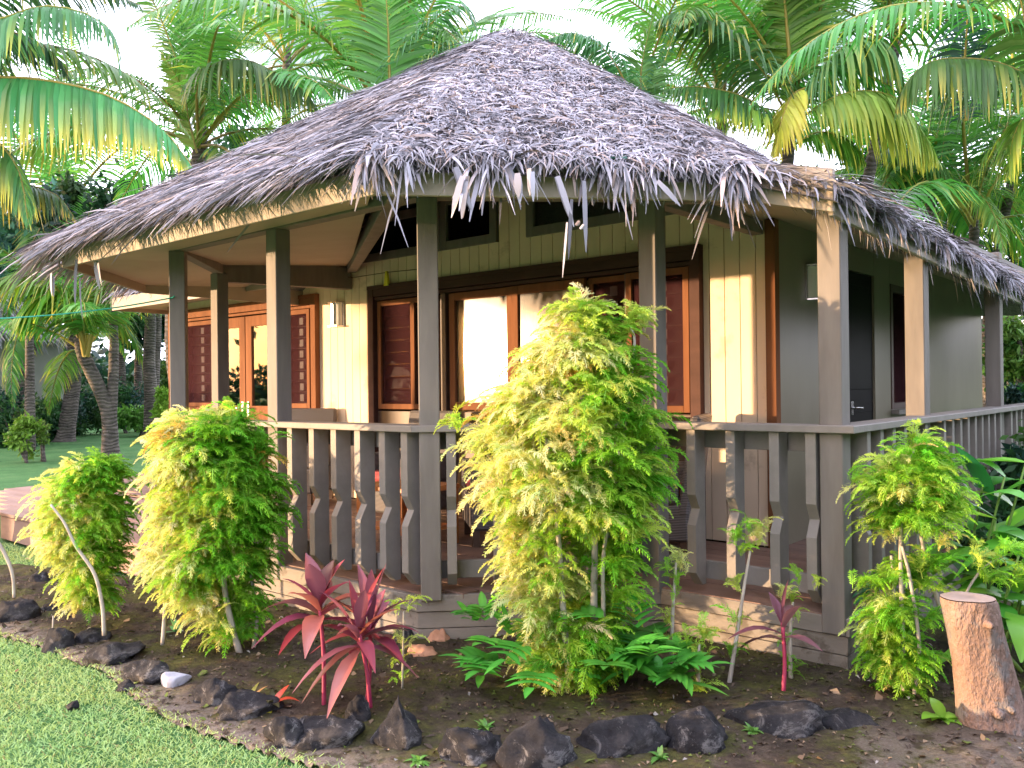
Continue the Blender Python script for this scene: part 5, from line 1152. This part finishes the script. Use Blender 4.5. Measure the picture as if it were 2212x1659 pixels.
palm('palm low behind the left roof slope with blue-green fronds', 130, 500, 24., 23, 18, 1.2, rng=(0, 6.), rad=.16, base=tuple(ond(10, 860, 26.) * [1, 1, 0]))
# ------------------------------------------------------------------ leafy trees, trunks and shrubs behind
def leafcloud(n, c, r3, size, cols, seed, clumps=26, name='crown', flat=.0):
    r = np.random.default_rng(seed); cc = unit_(r.normal(size=(clumps, 3))) * (r.random((clumps, 1)) ** .4) * np.array(r3) + np.array(c); cr = r.uniform(.18, .38, clumps)
    k = r.integers(0, clumps, n); P = cc[k] + r.normal(size=(n, 3)) * (cr[k] * np.mean(r3))[:, None] * .55
    d = unit_(r.normal(size=(n, 3)) + [0, 0, -.25]); s = unit_(np.cross(d, r.normal(size=(n, 3)))); l = (size * r.uniform(.6, 1.4, n))[:, None]; w_ = l * .42
    V = np.stack([P, P + d * l * .5 + s * w_ * .5, P + d * l, P + d * l * .5 - s * w_ * .5], 1)
    base = np.array(cols)[r.integers(0, len(cols), clumps)][k] * r.uniform(.65, 1.35, (n, 1))
    return mesh_np(name, V.reshape(-1, 3), np.arange(4 * n).reshape(n, 4), M['treeleaf'], np.repeat(np.clip(base, 0, 1), 4, 0)), cc
def tree(label, px, ytop, ybot, dep, wpx, seed, cols, n=5000, size=.16, trunk_r=.14, name='leafy_tree', group='leafy trees behind the bungalow', forks=6, flat=1.):
    c = ond(px, (ytop + ybot) / 2, dep); rz = (ybot - ytop) / 2 / F_ * dep; rx = wpx / 2 / F_ * dep
    me, cc = leafcloud(n, c, (rx, rx, rz), size, cols, seed)
    R = empty(name, (c[0], c[1], 0), label, 'tree', group); link('crown', me, R)
    r = np.random.default_rng(seed); m = MB(); top = c - UP * rz * .2; m.tube(spline([np.array([c[0], c[1], -.1]), np.array([c[0] + r.normal(0, .12), c[1] + r.normal(0, .12), top[2] * .5]), top], 5), [trunk_r * (1 - .5 * i / 10) for i in range(11)], 9)
    for k in range(forks): m.tube(spline([top - UP * .3, (top + cc[k]) / 2 + UP * .1, cc[k]], 3), [trunk_r * .45 * (1 - .7 * i / 6) for i in range(7)], 6)
    m.build('trunk', M['trunk'], R); return R
DK = [(.018, .065, .030), (.025, .085, .030), (.035, .10, .028), (.02, .06, .045)]
MD = [(.04, .13, .02), (.06, .17, .02), (.09, .20, .03)]
tree('dusky blue-green tree filling the left background under the palm fronds', 60, 420, 640, 22., 330, 31, [(.045, .13, .11), (.06, .16, .12), (.04, .12, .06)], 9000, .22)
tree('dusky tree behind the left eave with drooping foliage', 230, 400, 560, 20., 260, 32, DK, 7000, .2)
tree('dark tree hanging over the gap between the lower eave and the far trunks', 300, 640, 740, 32., 190, 33, DK, 6000, .26, .2)
tree('dark tree behind the right palms, low over the roof slope', 1900, 330, 520, 22., 420, 34, DK, 11000, .18)
tree('dense dark tree at the right edge above the side roof', 2190, 380, 640, 23., 300, 35, DK + MD[:1], 10000, .17)
tree('green tree low behind the right side rail', 2215, 690, 830, 16., 150, 36, MD, 5000, .15)
tree('dark tree behind the roof peak on the left', 560, 300, 460, 21., 330, 37, DK, 7000, .2)
def bare_trunk(label, pts, dep, r0, r1):
    b = ond(pts[0][0], pts[0][1], dep); R = empty('tree', (b[0], b[1], 0), label, 'tree', 'trunks beyond the rear lawn'); m = MB(); s = spline([ond(x, y, dep) for x, y in pts], 5); n = len(s)
    m.tube(s, [r0 + (r1 - r0) * i / (n - 1) for i in range(n)], 10); m.build('trunk', M['trunk'], R)
    c = s[-1] + UP * .8; me, cc = leafcloud(2600, c, (1.8, 1.8, .8), .26, DK, int(pts[0][0]), 14); link('crown', me, R)
bare_trunk('dark trunk with a pale base standing right next to the porch corner', [(325, 955), (326, 850), (322, 780), (325, 690), (318, 620)], 27., .22, .15)
bare_trunk('straight grey trunk left of the dark one', [(262, 905), (262, 830), (260, 760), (258, 680)], 33., .20, .14)
bare_trunk('brownish trunk close beside the dark one', [(338, 930), (336, 830), (340, 740), (342, 640)], 31., .15, .12)
def shrub(label, px, ytop, ybot, dep, wpx, seed, cols, n=3000, size=.13, group='shrubs along the rear lawn'):
    c = ond(px, (ytop + ybot) / 2, dep); rz = (ybot - ytop) / 2 / F_ * dep; rx = wpx / 2 / F_ * dep; R = empty('shrub', (c[0], c[1], 0), label, 'shrub', group)
    me, cc = leafcloud(n, c, (rx, rx, rz), size, cols, seed, 18, 'foliage'); link('foliage', me, R)
    m = MB()
    for k in range(5): m.tube(spline([np.array([c[0] + .05 * k, c[1], -.1]), (np.array([c[0], c[1], 0.1]) + cc[k]) / 2, cc[k]], 3), [.03 * (1 - .1 * i) for i in range(7)], 5)
    m.build('stem', M['trunk'], R)
for i, (x, yt, yb, dep, wp, cl, lab) in enumerate((
    (30, 850, 985, 24., 150, DK, 'dark shrub mass below the pale bungalow wall'), (110, 860, 960, 27., 120, DK, 'dark shrub between the pale bungalow and the bent palm'), (165, 835, 955, 30., 120, DK, 'dark shrub behind the bent palm trunk'),
    (270, 830, 920, 31., 150, DK, 'dark green shrub behind the straight grey trunk'), (230, 800, 900, 38., 90, DK, 'distant dark shrub beyond the ringed trunk'), (300, 880, 925, 29., 90, MD, 'mid-green shrub right of the ringed trunk'), (362, 845, 930, 26., 60, [(.16, .28, .03), (.22, .34, .04)], 'sunny yellow-green shrub beside the porch corner'), (360, 760, 880, 34., 90, MD, 'tall light green shrub close behind the porch post'), (-40, 800, 990, 25., 120, DK, 'dark shrub at the very left edge of the rear lawn'), (5, 1010, 1045, 19., 40, DK, 'small dark clump at the left frame edge on the lawn'))):
    shrub(lab, x, yt, yb, dep, wp, 200 + i, cl, 3500, .16)
shrub('small bright yellow-green shrub alone on the rear lawn', 55, 900, 985, 18.6, 60, 260, [(.14, .30, .03), (.18, .34, .04)], 1500, .11)
shrub('thin sparse shrub right beside the bright one on the rear lawn', 90, 905, 960, 18.9, 26, 261, [(.12, .20, .03), (.20, .26, .05)], 350, .10)
for i, (x, yt, yb, dep, wp, lab) in enumerate(((2195, 830, 900, 14., 60, 'dark shrub beyond the far end of the side rail'), (2120, 1080, 1400, 6.4, 230, 'dark leafy shrub between the broad-leaved plants and the porch side'), (2230, 900, 1250, 6.8, 160, 'dark leafy shrub behind the broad-leaved plants at the frame edge'))):
    shrub(lab, x, yt, yb, dep, wp, 270 + i, DK + MD[:1], 3500, .10, 'shrubs along the side porch')
# ------------------------------------------------------------------ far wood closing the view
r = np.random.default_rng(5); n = 60000; ang = r.uniform(math.radians(62), math.radians(178), n); rad = r.uniform(40, 56, n); h = np.abs(r.normal(0, 1, n)) * 1.5 * (1 + .5 * np.sin(ang * 23)) + r.uniform(0, 1.2, n)
P = np.stack([np.cos(ang) * rad, np.sin(ang) * rad, h], 1); d = unit_(r.normal(size=(n, 3))); s = unit_(np.cross(d, r.normal(size=(n, 3)))); l = r.uniform(.3, .9, n)[:, None]
V = np.stack([P, P + d * l * .5 + s * l * .25, P + d * l, P + d * l * .5 - s * l * .25], 1); cl = np.array(DK)[r.integers(0, 4, n)] * r.uniform(.6, 1.6, (n, 1))
tag(link('far_wood', mesh_np('far_wood', V.reshape(-1, 3), np.arange(4 * n).reshape(n, 4), M['treeleaf'], np.repeat(cl, 4, 0))), 'dark far-off wood beyond the lawns', 'wood', kind='stuff')
# ------------------------------------------------------------------ neighbouring bungalow, left background
def neighbour(c, yaw, label, w=5., dpt=5., wall=(.24, .25, .21)):
    R = empty('neighbour_bungalow', c, label, 'bungalow', None); cy, sy = math.cos(yaw), math.sin(yaw); Pn = lambda x, y, z: (c[0] + x * cy - y * sy, c[1] + x * sy + y * cy, c[2] + z)
    m = MB(); bx = lambda m, a, b: m.hexa([Pn(a[0], a[1], a[2]), Pn(b[0], a[1], a[2]), Pn(b[0], b[1], a[2]), Pn(a[0], b[1], a[2]), Pn(a[0], a[1], b[2]), Pn(b[0], a[1], b[2]), Pn(b[0], b[1], b[2]), Pn(a[0], b[1], b[2])])
    bx(m, (-w / 2, -dpt / 2, 0), (w / 2, dpt / 2, 3.5)); m.build('wall', pmat('neighbour_wall_paint', tuple(v * .85 for v in wall), wall, 2, rough=.7, bump=.1), R)
    m = MB(); bx(m, (w / 2 + .8, -dpt / 2 - .9, 0), (w / 2 + .9, -dpt / 2 - .8, 2.4)); m.build('post', M['paint'], R)
    m = MB(); bx(m, (w / 2 - .08, -dpt / 2 - .04, 0), (w / 2 + .03, -dpt / 2 + .06, 3.5)); m.build('corner_trim', M['darkwood'], R)
    m = MB(); o = .4; q_ = [Pn(-w / 2 - o, -dpt / 2 - o, 3.3), Pn(w / 2 + o, -dpt / 2 - o, 3.3), Pn(w / 2 + o, dpt / 2 + o, 3.3), Pn(-w / 2 - o, dpt / 2 + o, 3.3), Pn(0, 0, 6.2)]
    m.add(q_, [(0, 1, 4), (1, 2, 4), (2, 3, 4), (3, 0, 4), (3, 2, 1, 0)]); rf = m.build('roof', M['thatchbase'], R)
    vs, fs, cs, of = [], [], [], 0
    for i in range(4):
        a, b, t = np.array(q_[i]), np.array(q_[(i + 1) % 4]), np.array(q_[4]); n = 1500; P = tri_sample(a, b, t, n); dn_ = unit_((a + b) / 2 - t)
        V, Fq = blades(P, unit_(dn_ + RNG.normal(0, .2, (n, 3))), np.tile(unit_(np.cross(b - a, t - a)), (n, 1)), RNG.uniform(.3, .7, n), RNG.uniform(.03, .07, n), RNG.uniform(0, .1, n)); vs.append(V); fs.append(Fq + of); cs.append(thatch_colors(n)); of += len(V)
    link('thatch', mesh_np('thatch', np.concatenate(vs), np.concatenate(fs), M['thatchblade'], np.concatenate(cs)), rf)
p = ond(-135, 860, 27.); neighbour((p[0], p[1], 0), .35, 'pale grey-green bungalow with a thatched roof in the shade far left')

# ------------------------------------------------------------------ trees along the shore, toward the low sun: light passes under their crowns
for i, (a, rr_, wx) in enumerate(((-16, 26, 9), (-9.5, 30, 10), (-4, 25, 9), (2.5, 29, 10), (8, 26, 9), (14, 30, 10), (20, 27, 9))):
    c = np.array([-3.5 - .69 * rr_ + .724 * a, 4. - .724 * rr_ - .69 * a, 7.1]); me, cc = leafcloud(7000, c, (wx * .5, wx * .5, 2.3), .5, DK, 400 + i, 40)
    R = empty('shore_tree', (c[0], c[1], 0), 'wide-crowned tree, %s of the shore-side row counted from the walkway' % ('first', 'second', 'third', 'fourth', 'fifth', 'sixth', 'seventh')[i], 'tree', 'trees on the shore side'); link('crown', me, R)
    m = MB(); m.tube([np.array([c[0], c[1], -.1]), np.array([c[0] + .15, c[1], 2.]), c], [.2, .15, .1], 8)
    for k in range(6): m.tube(spline([c - UP * 1.5, (c + cc[k]) / 2, cc[k]], 3), [.08 * (1 - .12 * j) for j in range(7)], 5)
    m.build('trunk', M['trunk'], R)

n = 14000; a = RNG.uniform(-30, -6.5, n); rr_ = 17 + RNG.normal(0, .35, n); zz = RNG.uniform(0, 2.0, n) + .15 * np.sin(a * 1.3)  # leaf row added out of view to keep the sun off the rear lawn
P = np.stack([-3.5 - .69 * rr_ + .724 * a, 4. - .724 * rr_ - .69 * a, zz], 1); d = unit_(RNG.normal(size=(n, 3))); s_ = unit_(np.cross(d, RNG.normal(size=(n, 3)))); l = RNG.uniform(.15, .32, n)[:, None]
V = np.stack([P, P + d * l * .5 + s_ * l * .25, P + d * l, P + d * l * .5 - s_ * l * .25], 1)
tag(link('shade_hedge', mesh_np('shade_hedge', V.reshape(-1, 3), np.arange(4 * n).reshape(n, 4), M['treeleaf'], np.repeat(np.array(DK)[RNG.integers(0, 4, n)], 4, 0))), 'unseen man-high dark hedge on the shore side of the rear lawn', 'shade_hedge')

# ------------------------------------------------------------------ trees closing in the garden beside the viewer, right of the frame
for i, (x, y, hgt, wx, lab) in enumerate(((3.6, 1.0, 3.6, 3.6, 'dense garden tree just right of the lawn'), (4.4, 5.2, 3.9, 4.2, 'dense garden tree beyond the stump, right of the bed'), (4.6, 9.6, 3.8, 4.2, 'dense garden tree opposite the side porch'), (3.2, -2.6, 3.8, 3.8, 'dense garden tree behind the viewer on the right'))):
    c = np.array([x, y, hgt * .62]); me, cc = leafcloud(9000, c, (wx * .5, wx * .5, hgt * .55), .26, DK, 500 + i, 40)
    R = empty('garden_tree', (x, y, 0), lab, 'tree', 'trees beside the garden'); link('crown', me, R)
    m = MB(); m.tube([np.array([x, y, -.1]), np.array([x + .1, y, 1.2]), c], [.14, .11, .07], 8)
    for k in range(6): m.tube(spline([c - UP * .8, (c + cc[k]) / 2, cc[k]], 3), [.06 * (1 - .12 * j) for j in range(7)], 5)
    m.build('trunk', M['trunk'], R)
